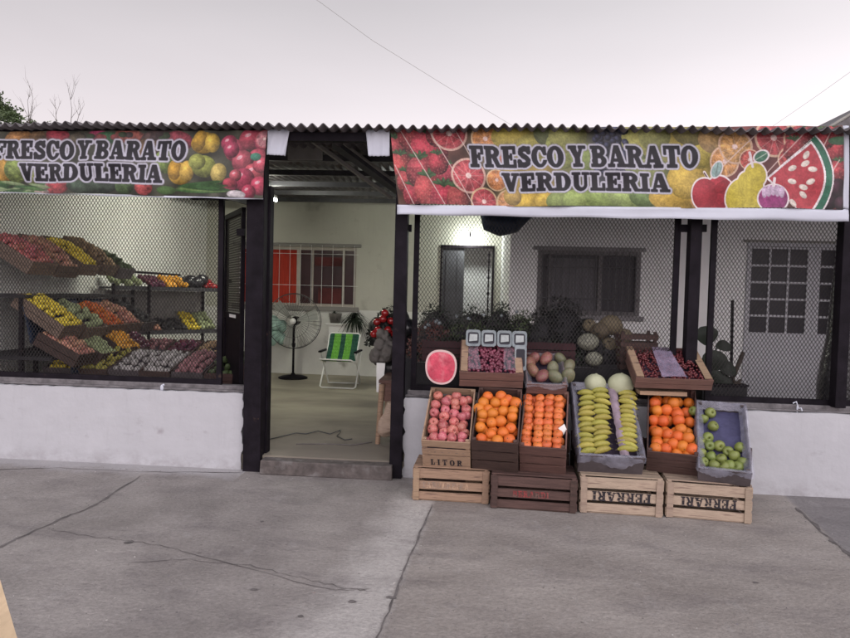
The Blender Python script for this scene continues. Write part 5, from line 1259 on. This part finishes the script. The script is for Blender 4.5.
# wall console with plant
a = at(325,323,Y=5.2); b = at(348,332,Y=5.2); pl = empty('wall_planter',(0,0,0)); tag(pl,'white wall box shelf under the window corner','planter')
mb = MB(); mb.box((a.x,5.18,a.z-.03),(b.x,5.48,a.z)); mb.box((a.x+.06,5.22,b.z-.03),(b.x-.05,5.48,a.z-.031)); mb.build('shelf_box',m_whitep,pl,.006)
mb = MB(); mb.lathe([(0,0),(.08,0),(.10,.10),(.11,.16),(.09,.16),(0,.14)],16); o = mb.build('flower_pot',m_sack); o.location=(a.x+.15,5.3,a.z+.002); tag(o,'small dull pot standing on the white wall box','pot')
def spiky(name, loc, r, n, m, label, up_=.5, w=.014, sd=1, droop=.6, cat='plant'):
    rr = random.Random(sd); mb = MB()
    for k in range(n):
        a = rr.uniform(0,6.283); e = rr.uniform(-.5,1.4); L_ = r*rr.uniform(.6,1.15); d = Vector((math.cos(a)*math.cos(e),math.sin(a)*math.cos(e),math.sin(e)+up_*.3)).normalized(); s = d.cross(Vector((0,0,1))).normalized()
        p = Vector((0,0,0)); vs = []
        for i in range(6):
            t = i/5; q = d*L_*t+Vector((0,0,-droop*L_*t*t)); ww = w*(1-t)**.6*(1 if i<5 else 0); vs += [q+s*ww,q-s*ww]
        mb.add(vs,[(2*i,2*i+1,2*i+3,2*i+2) for i in range(5)],0,True)
    o = mb.build(name,m); o.location = loc; return tag(o,label,cat)
c = at(355,318,Y=5.1); spiky('spider_plant',(c.x,5.1,c.z),.36,150,m_leaf,'dark spiky plant spilling from the wall beside the white box',.6,.012,3,.9)
c = at(334,312,Y=5.25); spiky('potted_plant',(c.x,5.28,c.z-.06),.14,50,m_leaf,'small dark plant in the pot on the white box',.6,.012,5,.4)
c = at(274,330,Y=5.1); mb = MB(); rr = random.Random(2)
for k in range(9): mb.ball((rr.uniform(-.12,.12),rr.uniform(-.05,.05),rr.uniform(-.17,.26)),.09,(1,.7,1.2),12,0,.16,k)
o = mb.build('plastic_bag',m_bag); o.location=c; tag(o,'crumpled mint green plastic bag hanging behind the fan','bag')
# electric cord and scrap on the floor
pts = [at(x,y,Z=FL+.012) for x,y in ((262,441),(296,433),(306,434),(318,431),(330,434),(341,430),(337,436),(345,440),(352,439))]
mb = MB(); mb.tube(pts,.005,6); o = mb.build('cable',m_bagk); tag(o,'thin dark cable lying loose on the yard floor inside the gateway','cable')
pts = [at(x,y,Z=FL+.006) for x,y in ((296,444),(330,444),(352,445),(372,442))]
mb = MB(); mb.tube(pts,.005,5); o = mb.build('cord',m_joint); tag(o,'faint cord along the yard floor nearer the doorstep','cord')
ztab = .98
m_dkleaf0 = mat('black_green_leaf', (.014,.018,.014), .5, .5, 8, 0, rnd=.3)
def heap(name, px, pyt, wpx, Y, m, label, cat, hgt=None, n=1300, leaf=.020, core=m_dk, sd=1, dep=.30):
    s = 650/(Y+5.4); c = at(px,pyt+3,Y=Y); w = wpx/s/2*1.15; z0 = ztab; H = c.z-z0; rr = random.Random(sd)
    o = empty(name,(c.x,Y,z0)); tag(o,label,cat)
    mb = MB(); mb.ball((0,0,0),1,(w*.86,dep*.8,H*.82),16,0,.14,sd); 
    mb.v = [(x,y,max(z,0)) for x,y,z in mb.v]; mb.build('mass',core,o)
    mb = MB()
    for k in range(n):
        a = rr.uniform(0,6.283); e = math.asin(rr.uniform(0,1)); f = rr.uniform(.78,1.0)
        p = Vector((w*math.cos(a)*math.cos(e)*f, dep*math.sin(a)*math.cos(e)*f, H*math.sin(e)*f)); nrm = Vector((p.x/w,p.y/dep,p.z/H)).normalized()
        t = nrm.cross(Vector((rr.uniform(-1,1),rr.uniform(-1,1),rr.uniform(-1,1)))).normalized(); b_ = nrm.cross(t)+nrm*rr.uniform(-.5,.8); L_ = leaf*rr.uniform(.6,1.5)
        mb.add([p,p+t*L_*.4+b_*L_*.5,p+b_*L_*1.1+nrm*L_*.3,p-t*L_*.4+b_*L_*.5],[(0,1,2,3)])
    mb.build('leaves',m,o); return o
# things just inside, right of the gateway
def sackmesh(n,r,sd,sc=(1,1,1),m=m_sack,spread=.12,name='sack'):
    rr = random.Random(sd); mb = MB()
    for k in range(n): mb.ball((rr.uniform(-spread,spread),rr.uniform(-spread,spread)*.5,rr.uniform(-spread,spread)),r,(sc[0],sc[1],sc[2]),12,0,.13,k+sd)
    o = mb.build(name,m); crumple(o,r*.22,r*.35); return o
c = at(381,352,Y=1.2); o = sackmesh(16,.055,4,(1,1,1.1),m_sack,.085); o.location=c; tag(o,'grey rumpled sack just inside the gateway on the right','sack')
c = at(384,338,Y=1.25); o = sackmesh(8,.042,14,(.8,1,1.2),m_sack,.055); o.location=c; tag(o,'small grey sack leaning on top of the rumpled sack','sack')
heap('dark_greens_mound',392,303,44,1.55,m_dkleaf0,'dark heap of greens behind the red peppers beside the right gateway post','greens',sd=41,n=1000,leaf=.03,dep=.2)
for (x,y) in ((385,313),(391,321),(378,330),(383,319),(396,325),(377,322),(388,330),(380,338),(394,334),(374,334)):
    c = at(x,y,Y=1.38); place(BG['tomato'],'bell_pepper',c,.042,'shiny red pepper in the dark heap beside the right gateway post','pepper','red peppers beside the right gateway post')
mb = MB(); c = at(395,330,Y=1.5); rr=random.Random(6)
for k in range(12): mb.ball((c.x-.02+rr.uniform(-.22,.25),1.55+rr.uniform(-.1,.1),c.z+rr.uniform(-.55,.17)),.10,(1,1,1),10,0,.15,k)
o = mb.build('dark_bag',m_bagk); tag(o,'black bin bag heap behind the red peppers','bag')
c = at(380,375,Y=1.1); mb = MB(); mb.add([(-.035,0,.09),(.045,.0,.09),(.035,0,-.03),(0,0,-.13),(-.03,0,-.13),(-.035,.03,.09),(.045,.03,.09),(.035,.03,-.03),(0,.03,-.13),(-.03,.03,-.13)],[(0,4,3,2,1),(5,6,7,8,9),(0,1,6,5),(1,2,7,6),(2,3,8,7),(3,4,9,8),(4,0,5,9)])
o = mb.build('foam_board',m_whitep); o.location=c; o.scale=(1.1,1,1.35); tag(o,'white tapering foam piece hanging below the grey sack','board')
tb = empty('work_table',(0,0,0)); tag(tb,'small brown wooden table just inside the gateway on the right','table'); a = at(381,378,Y=.75); 
x0_ = a.x; mb = MB(); mb.box((x0_,.6,a.z-.03),(x0_+.55,1.2,a.z)); mb.build('table_top',m_woodr,tb)
mb = MB(); mb.box((x0_+.02,.62,a.z-.20),(x0_+.5,.64,a.z-.031)); mb.build('apron',m_woodr,tb)
for (xx,yy) in ((x0_+.03,.62),(x0_+.45,.62),(x0_+.03,1.15),(x0_+.45,1.15)):
    mb = MB(); mb.tube([(xx-.03,yy,FL),(xx,yy,a.z-.04)],[.025,.03],6); mb.build('leg',m_wood,tb)
o = sackmesh(5,.09,24,(.9,.8,1.2),m_woodf,.08); o.location=(x0_+.14,.62,FL+.22); tag(o,'brown paper sack under the small table by the gateway','sack')

# ------------------------------------------------------------------ produce heaps behind the right mesh
mb = MB(); a = at(402,360,Y=.35).x; b = at(650,360,Y=.35).x; ztab = .98
mb.box((a,.30,ztab-.03),(b,1.5,ztab)); tt = mb.build('display_table',m_dk); tag(tt,'long dark table inside the mesh behind the fruit stand','table')
mb = MB(); mb.box((a,.29,FL),(b,.299,ztab-.031)); mb.build('skirt',m_dk,tt)
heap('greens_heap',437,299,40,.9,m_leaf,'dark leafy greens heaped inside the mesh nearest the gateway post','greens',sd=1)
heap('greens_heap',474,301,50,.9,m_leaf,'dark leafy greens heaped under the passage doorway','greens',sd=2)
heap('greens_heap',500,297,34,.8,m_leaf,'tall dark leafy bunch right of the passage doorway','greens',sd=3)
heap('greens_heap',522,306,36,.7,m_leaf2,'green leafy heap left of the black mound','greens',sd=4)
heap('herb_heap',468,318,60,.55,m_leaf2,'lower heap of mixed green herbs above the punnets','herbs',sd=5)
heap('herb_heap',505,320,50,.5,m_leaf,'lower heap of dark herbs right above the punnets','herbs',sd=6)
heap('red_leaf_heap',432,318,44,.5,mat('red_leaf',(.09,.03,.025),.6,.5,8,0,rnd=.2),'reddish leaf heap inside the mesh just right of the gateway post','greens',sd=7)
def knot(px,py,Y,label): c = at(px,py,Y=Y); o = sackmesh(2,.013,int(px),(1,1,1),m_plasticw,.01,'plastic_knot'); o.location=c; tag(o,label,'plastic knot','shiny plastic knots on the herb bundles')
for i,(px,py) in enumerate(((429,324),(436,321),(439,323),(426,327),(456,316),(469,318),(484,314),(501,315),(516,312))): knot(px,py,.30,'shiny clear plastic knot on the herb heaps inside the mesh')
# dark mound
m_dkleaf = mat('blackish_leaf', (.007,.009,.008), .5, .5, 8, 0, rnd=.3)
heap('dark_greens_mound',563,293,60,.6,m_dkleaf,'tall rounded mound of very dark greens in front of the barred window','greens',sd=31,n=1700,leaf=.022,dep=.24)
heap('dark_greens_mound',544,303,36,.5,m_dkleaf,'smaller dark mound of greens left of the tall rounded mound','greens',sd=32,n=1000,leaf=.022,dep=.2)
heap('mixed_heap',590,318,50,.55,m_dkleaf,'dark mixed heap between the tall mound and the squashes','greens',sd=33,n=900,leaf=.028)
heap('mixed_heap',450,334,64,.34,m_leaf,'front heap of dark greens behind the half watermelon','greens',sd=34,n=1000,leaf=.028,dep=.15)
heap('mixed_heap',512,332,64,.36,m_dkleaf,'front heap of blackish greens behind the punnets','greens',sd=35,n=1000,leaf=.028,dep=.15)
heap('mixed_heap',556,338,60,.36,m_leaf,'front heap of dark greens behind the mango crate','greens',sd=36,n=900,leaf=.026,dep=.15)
m_netm = mat('netted_rind', (.22,.22,.17), .5, .5, 30, .5, 40)
# squashes and bagged produce right of the mound
SQ = fmesh('rough',m_squash)
for i,(px,py,r,lab) in enumerate(((600,331,.085,'pale knobbly squash top left of the squash heap'),(611,325,.10,'pale knobbly squash at the top of the squash heap'),(594,352,.095,'brown netted squash right of the mangoes'),(607,346,.085,'dull squash in the middle of the squash heap'),(617,352,.09,'dark squash beside the slatted crate'),(589,326,.07,'reddish squash on the black sack side'),(604,366,.085,'squash low between the melons'),(624,337,.085,'olive squash on the right of the heap'))):
    c = at(px,py,Y=.42+.04*(i%3)); place(SQ,'squash',c,r,lab,'squash','squashes heaped behind the melons',None,None,.6)
c = at(588,342,Y=.3); mb=MB(); mb.ball((0,0,0),.085,(1.1,.8,.9),16,0,.02,3); o = mb.build('netted_melon',m_netm); o.location=c; tag(o,'netted pale melon with a bright top right of the mangoes','melon')
c = at(594,359,Y=.25); mb=MB(); mb.ball((0,0,0),.07,(1.1,.8,.9),16,0,.02,5); o = mb.build('netted_melon',m_netm); o.location=c; tag(o,'lower netted melon peeping out above the left pale melon','melon')
for i,(px,py,w_,lab) in enumerate(((446,347,46,'dark red crate behind the half watermelon inside the mesh'),(548,349,52,'dark red crate inside the mesh behind the mangoes'))):
    c = at(px,py-6,Y=.26); s = 650/5.66; crate('inner_crate',(c.x,.2,c.z-.17),(0,0,0),w_/s,.10,.17,mat('deep_red_wood%d'%i,(.045,.012,.016),.8,.3,6,.2,20),lab,'crate')
c = at(636,350,Y=.35); o = crate('slatted_crate',(c.x,.25,c.z-.16),(0,0,R(4)),.32,.2,.32,m_woodd,'dark slatted wooden crate inside the mesh left of the cherry crate','crate',front=[(0,.13),(.2,.33),(.4,.53),(.6,.73),(.8,.93)])
mb = MB(); mb.box((c.x-.15,.26,ztab-.2),(c.x+.15,.44,c.z-.161)); o = mb.build('stacked_box',m_dk); tag(o,'plain dark box under the slatted crate','box')

# right hand planter
pb = empty('planter_box',(0,0,0)); a = at(699,382,Y=.55); b = at(742,398,Y=.55); tag(pb,'dark planter box behind the right mesh near the double post','planter')
mb = MB(); mb.box((a.x,.45,FL),(b.x,.75,a.z-.02)); mb.build('box',m_dk,pb)
mb = MB(); mb.box((a.x-.01,.44,a.z-.019),(b.x+.01,.76,a.z)); mb.build('rim',m_black,pb)
def bigleaf(mb,p,d,L_,w,droop=.3):
    d = Vector(d).normalized(); s = d.cross(Vector((0,-1,.2))).normalized(); vs=[]
    for i in range(8):
        t=i/7; ww = w*math.sin(math.pi*(t*.9+.05))**.7; q = Vector(p)+d*L_*t+Vector((0,-.03*math.sin(3*t),-droop*L_*t*t)); vs += [q+s*ww,q+Vector((0,.012,0)),q-s*ww]
    mb.add(vs,[(3*i+j,3*i+j+1,3*i+j+4,3*i+j+3) for i in range(7) for j in range(2)],0,True)
mb = MB(); c0 = at(711,382,Y=.55)
for (px,py,dx,dz,L_,w) in ((708,345,-.2,1,.24,.10),(716,347,.6,.25,.14,.055),(710,372,.2,1,.28,.11),(719,368,.8,.15,.15,.07),(705,375,-.4,.8,.22,.09),(712,385,.3,.5,.2,.09),(722,380,.9,-.3,.14,.05)):
    p = at(px,py,Y=.52); bigleaf(mb,p,(dx,.0,dz),L_,w)
for (px,py) in ((710,345),(712,360),(716,348)): mb.tube([c0,at(px,py,Y=.53)],.007,5)
o = mb.build('leafy_plant',m_leaf); tag(o,'broad-leaved dark plant in the planter box behind the right mesh','plant')
p0,p1 = at(731,385,Y=.6),at(732.5,300,Y=.6); mb = MB(); mb.tube([p0,p1],.013,7); o = mb.build('cane',m_black); tag(o,'tall dark upright cane in the planter box','cane')
p0,p1 = at(733,378,Y=.55),at(743.5,352,Y=.55); mb = MB(); mb.tube([p0,p0.lerp(p1,.5),p1],[.016,.020,.018],7); o = mb.build('cut_stem',m_bark); tag(o,'short thick cut stem leaning right in the planter box','stem')
mb = MB(); 
for (x,y,x2,y2) in ((735,384,741,380),(737,392,740,383),(733,397,739,386),(736,389,733,378)): mb.tube([at(x,y,Y=.5),at(x2,y2,Y=.5)],.014,6)
o = mb.build('dry_cactus',m_bark); tag(o,'low dark knobbly plant at the right end of the planter box','plant')
# dark hanging cloth by the end post
mb = MB(); prof = [(842,222,.03),(841,260,.045),(840,300,.075),(839,340,.10),(837,365,.13),(836,385,.15),(836,404,.15)]
pts=[at(x,y,Y=.42) for x,y,_ in prof]; mb.tube(pts,[r for *_,r in prof],14)
o = mb.build('hanging_tarpaulin',m_bagk); tag(o,'dark bundled tarpaulin hanging behind the right end post','tarpaulin')

# ------------------------------------------------------------------ beyond the roof
def branchy(name, base, H, n, sd, m=m_bark, label='', r0=.05, lean=0):
    rr = random.Random(sd); mb = MB()
    def br_(p,d,L_,r,dep):
        pts=[p]; q=p; dd=d
        for i in range(4):
            dd=(dd+Vector((rr.uniform(-.15,.15),rr.uniform(-.15,.15),rr.uniform(-.02,.15)))).normalized(); q=q+dd*L_/4; pts.append(q)
        mb.tube(pts,[r*(1-.17*i) for i in range(5)],5,cap=False)
        if dep:
            for k in range(4 if dep>1 else 3):
                i = rr.randint(1,4); a = rr.uniform(0,6.28); br_(pts[i],(dd+Vector((math.cos(a),math.sin(a)*.6,.35))*.75).normalized(),L_*rr.uniform(.4,.65),r*.45,dep-1)
    for k in range(n): br_(Vector(base)+Vector((rr.uniform(-.3,.3),0,0)),Vector((lean+rr.uniform(-.35,.35),0,1)).normalized(),H*rr.uniform(.7,1),r0,2)
    o = mb.build(name,m); return tag(o,label,'tree')
def tree(name, base, H, cr, sd, label, nleaf=2600, leaf=.10):
    rr = random.Random(sd); t = empty(name,base); tag(t,label,'tree'); mb = MB(); mb.tube([(0,0,0),(.1,0,H*.4),(0,.05,H*.75)],[.16,.12,.05],8)
    for k in range(7): a=k*.9; mb.tube([(0,0,H*.45+k*.15),(math.cos(a)*cr*.6,math.sin(a)*cr*.6,H*.6+k*.15)],[.06,.015],5)
    mb.build('trunk',m_bark,t); mb = MB(); cl=[]
    for k in range(26):
        a=rr.uniform(0,6.283); e=rr.uniform(-.6,1.4); f=rr.uniform(.4,1); cl.append((Vector((math.cos(a)*math.cos(e)*cr*f,math.sin(a)*math.cos(e)*cr*f,H-cr*.95+math.sin(e)*cr*.75*f)),rr.uniform(.22,.45)*cr*.6))
    for k in range(nleaf):
        c,r_=rr.choice(cl); p=c+Vector((rr.gauss(0,1),rr.gauss(0,1),rr.gauss(0,.8)))*r_*.55; d=Vector((rr.uniform(-1,1),rr.uniform(-1,1),rr.uniform(-.6,1))).normalized(); s=d.orthogonal().normalized(); L_=leaf*rr.uniform(.6,1.3)
        mb.add([p,p+d*L_*.5+s*L_*.28,p+d*L_,p+d*L_*.5-s*L_*.28],[(0,1,2,3)])
    mb.build('crown',m_leaf2,t); return t
c = at(-4,92,Y=14); tree('leafy_tree',(c.x,14,0),c.z+.05,1.1,3,'dark leafy tree rising above the roof at the far left',3200,.11)
c = at(33,108,Y=14); tree('leafy_tree',(c.x,14,0),c.z-.15,.75,8,'low dark tree top just showing over the roof beside the leafy tree',1500,.09)
for i,(px,py,h) in enumerate(((16,92,1.1),(34,97,.8),(49,98,.8),(60,99,.8),(70,101,.7))):
    c = at(px,py,Y=12); branchy('bare_tree',(c.x,12,c.z-h*1.25),h*1.25,1,20+i,label=('tallest bare twiggy sapling above the left roof edge','second bare twiggy sapling above the left roof edge','middle bare sapling above the left roof edge','fourth bare sapling above the left roof edge, leaning','bare twiggy sapling furthest from the leafy tree')[i],r0=.012)
    mb = MB(); mb.tube([(c.x,12,0),(c.x,12,c.z-h*1.2)],.03,5); bpy.data.objects[[o.name for o in bpy.data.objects if o.name.startswith('bare_tree')][-1]]; mb.build('stem',m_bark,[o for o in bpy.data.objects if o.name.startswith('bare_tree')][-1])
# neighbour roof at the right
a = at(828,124,Y=6.5); b = at(895,88,Y=6.5); c2 = at(960,120,Y=6.5); mb = MB()
mb.add([(a.x,6.5,a.z-.1),(b.x,6.5,b.z),(b.x+3,6.5,a.z+.3),(a.x,12,a.z-.1),(b.x,12,b.z),(b.x+3,12,a.z+.3),(a.x,6.5,a.z-.25),(b.x+3,6.5,a.z-.2)],[(0,1,4,3),(1,2,5,4),(0,6,7,2,1)])
nb = mb.build('gable_roof',m_roof); 
nh = empty('neighbour_house',(0,0,0)); tag(nh,'neighbouring house with dark sloping roof behind the right end','house'); nb.parent = nh
mb = MB(); mb.box((a.x+.3,6.7,0),(b.x+2.8,11.8,a.z-.2)); mb.build('wall',m_greyw,nh)
mb = MB(); mb.tube([a+Vector((-.02,-.02,-.08)),b+Vector((0,-.02,.02))],.03,6); mb.build('ridge_edge',m_winfr,nh)
# overhead wires
def wire(pts,r,label):
    mb = MB(); mb.tube(pts,r,5,cap=False); o = mb.build('overhead_wire',m_winfr); return tag(o,label,'wire')
wire([at(250,-45,Y=9),at(320,2,Y=10),at(372,40,Y=11.2),at(446,86,Y=13),at(520,130,Y=16)],.0045,'thin overhead wire crossing the sky above the gateway')
wire([at(900,30,Y=16),at(850,72,Y=17),at(815,97,Y=18.5),at(770,128,Y=21)],.005,'faint overhead wire in the sky above the right end of the roof')

# loose board near the camera at the lower left
a = at(-14,560,Y=-3.95); b = at(10,642,Y=-3.95); d = (b-a).normalized(); a = a-d*.2; b = b+d*.28
beam(a+Vector((-.012,0,0)),b+Vector((-.012,0,0)),.05,.02,'leaning_board',m_plank)
o = [o for o in bpy.data.objects if o.name.startswith('leaning_board')][-1]; tag(o,'pale bare wooden board leaning into the lower left corner','board')
a2 = a+Vector((-.06,.0,-.02)); b2 = b+Vector((-.06,.0,-.02)); beam(a2,b2,.05,.05,'board_edge',m_wood,o)

# ------------------------------------------------------------------ light
w = bpy.data.worlds.new('World'); scene.world = w; w.use_nodes = True; nt = w.node_tree; N = nt.nodes; L = nt.links
for n_ in list(N): N.remove(n_)
out = N.new('ShaderNodeOutputWorld'); addn = N.new('ShaderNodeAddShader')
sky = N.new('ShaderNodeTexSky'); sky.sky_type = 'NISHITA'; sky.sun_disc = False; SE,SR = R(38),R(70)
sky.sun_elevation = SE; sky.sun_rotation = SR; sky.dust_density = 4; sky.air_density = 1.0
hs = N.new('ShaderNodeHueSaturation'); hs.inputs['Saturation'].default_value = .25; L.new(sky.outputs[0],hs.inputs['Color'])
bg1 = N.new('ShaderNodeBackground'); bg1.inputs['Strength'].default_value = .02; L.new(hs.outputs[0],bg1.inputs['Color'])
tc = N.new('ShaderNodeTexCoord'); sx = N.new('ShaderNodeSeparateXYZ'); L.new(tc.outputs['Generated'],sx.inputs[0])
mb_ = N.new('ShaderNodeMapRange'); mb_.inputs[1].default_value=.25; mb_.inputs[2].default_value=-.6; mb_.inputs[3].default_value=1.0; mb_.inputs[4].default_value=3.5; L.new(sx.outputs['Y'],mb_.inputs[0])  # extra brightness added to the unseen sky behind, lighting gallery and facade
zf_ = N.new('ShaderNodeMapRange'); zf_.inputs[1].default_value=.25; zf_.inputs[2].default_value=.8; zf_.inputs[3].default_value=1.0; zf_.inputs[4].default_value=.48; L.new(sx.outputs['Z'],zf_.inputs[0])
cr = N.new('ShaderNodeValToRGB'); e = cr.color_ramp.elements
e[0].position = 0; e[0].color = (.79,.70,.71,1); e[1].position = 1; e[1].color = (.44,.44,.50,1)
for p_,c_ in ((.16,(.775,.695,.71,1)),(.25,(.69,.63,.655,1)),(.40,(.56,.525,.545,1)),(.6,(.46,.45,.50,1))):
    q = cr.color_ramp.elements.new(p_); q.color = c_
L.new(sx.outputs['Z'],cr.inputs['Fac'])
mr = N.new('ShaderNodeMapRange'); mr.inputs[1].default_value=-.7; mr.inputs[2].default_value=.7; mr.inputs[3].default_value=.84; mr.inputs[4].default_value=1.18; L.new(sx.outputs['X'],mr.inputs[0])
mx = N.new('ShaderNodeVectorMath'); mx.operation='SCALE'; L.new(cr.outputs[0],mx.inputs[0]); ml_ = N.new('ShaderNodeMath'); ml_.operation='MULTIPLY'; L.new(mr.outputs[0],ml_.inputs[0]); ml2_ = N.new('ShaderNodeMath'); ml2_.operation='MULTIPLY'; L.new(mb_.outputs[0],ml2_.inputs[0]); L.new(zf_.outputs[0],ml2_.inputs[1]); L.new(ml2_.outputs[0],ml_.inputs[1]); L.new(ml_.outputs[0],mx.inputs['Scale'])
cn = N.new('ShaderNodeTexNoise'); cn.inputs['Scale'].default_value = 1.6; cn.inputs['Detail'].default_value = 4
cmp_ = N.new('ShaderNodeMapping'); cmp_.inputs['Scale'].default_value = (1,1,3.5); L.new(tc.outputs['Generated'],cmp_.inputs['Vector']); L.new(cmp_.outputs[0],cn.inputs['Vector'])
cm = N.new('ShaderNodeMapRange'); cm.inputs[1].default_value=.3; cm.inputs[2].default_value=.7; cm.inputs[3].default_value=.95; cm.inputs[4].default_value=1.05; L.new(cn.outputs['Fac'],cm.inputs[0])
mx2 = N.new('ShaderNodeVectorMath'); mx2.operation='SCALE'; L.new(mx.outputs[0],mx2.inputs[0]); L.new(cm.outputs[0],mx2.inputs['Scale']); mx = mx2
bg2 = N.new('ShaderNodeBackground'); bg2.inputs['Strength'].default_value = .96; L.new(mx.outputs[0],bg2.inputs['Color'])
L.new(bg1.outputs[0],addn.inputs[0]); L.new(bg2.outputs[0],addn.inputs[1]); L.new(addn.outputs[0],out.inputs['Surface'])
s = bpy.data.lights.new('sun','SUN'); s.energy = .5; s.angle = R(40); s.color = (1,.96,.93); so = bpy.data.objects.new('sun',s); link(so)
sd_ = Vector((.45,-.65,1.15)).normalized(); so.rotation_mode='QUATERNION'; so.rotation_quaternion = sd_.to_track_quat('Z','Y')
scene.view_settings.view_transform = 'Standard'; scene.view_settings.look = 'None'; scene.view_settings.exposure = .34; scene.view_settings.gamma = 1
scene.cycles.use_denoising = True; scene.cycles.max_bounces = 8; scene.cycles.transparent_max_bounces = 16
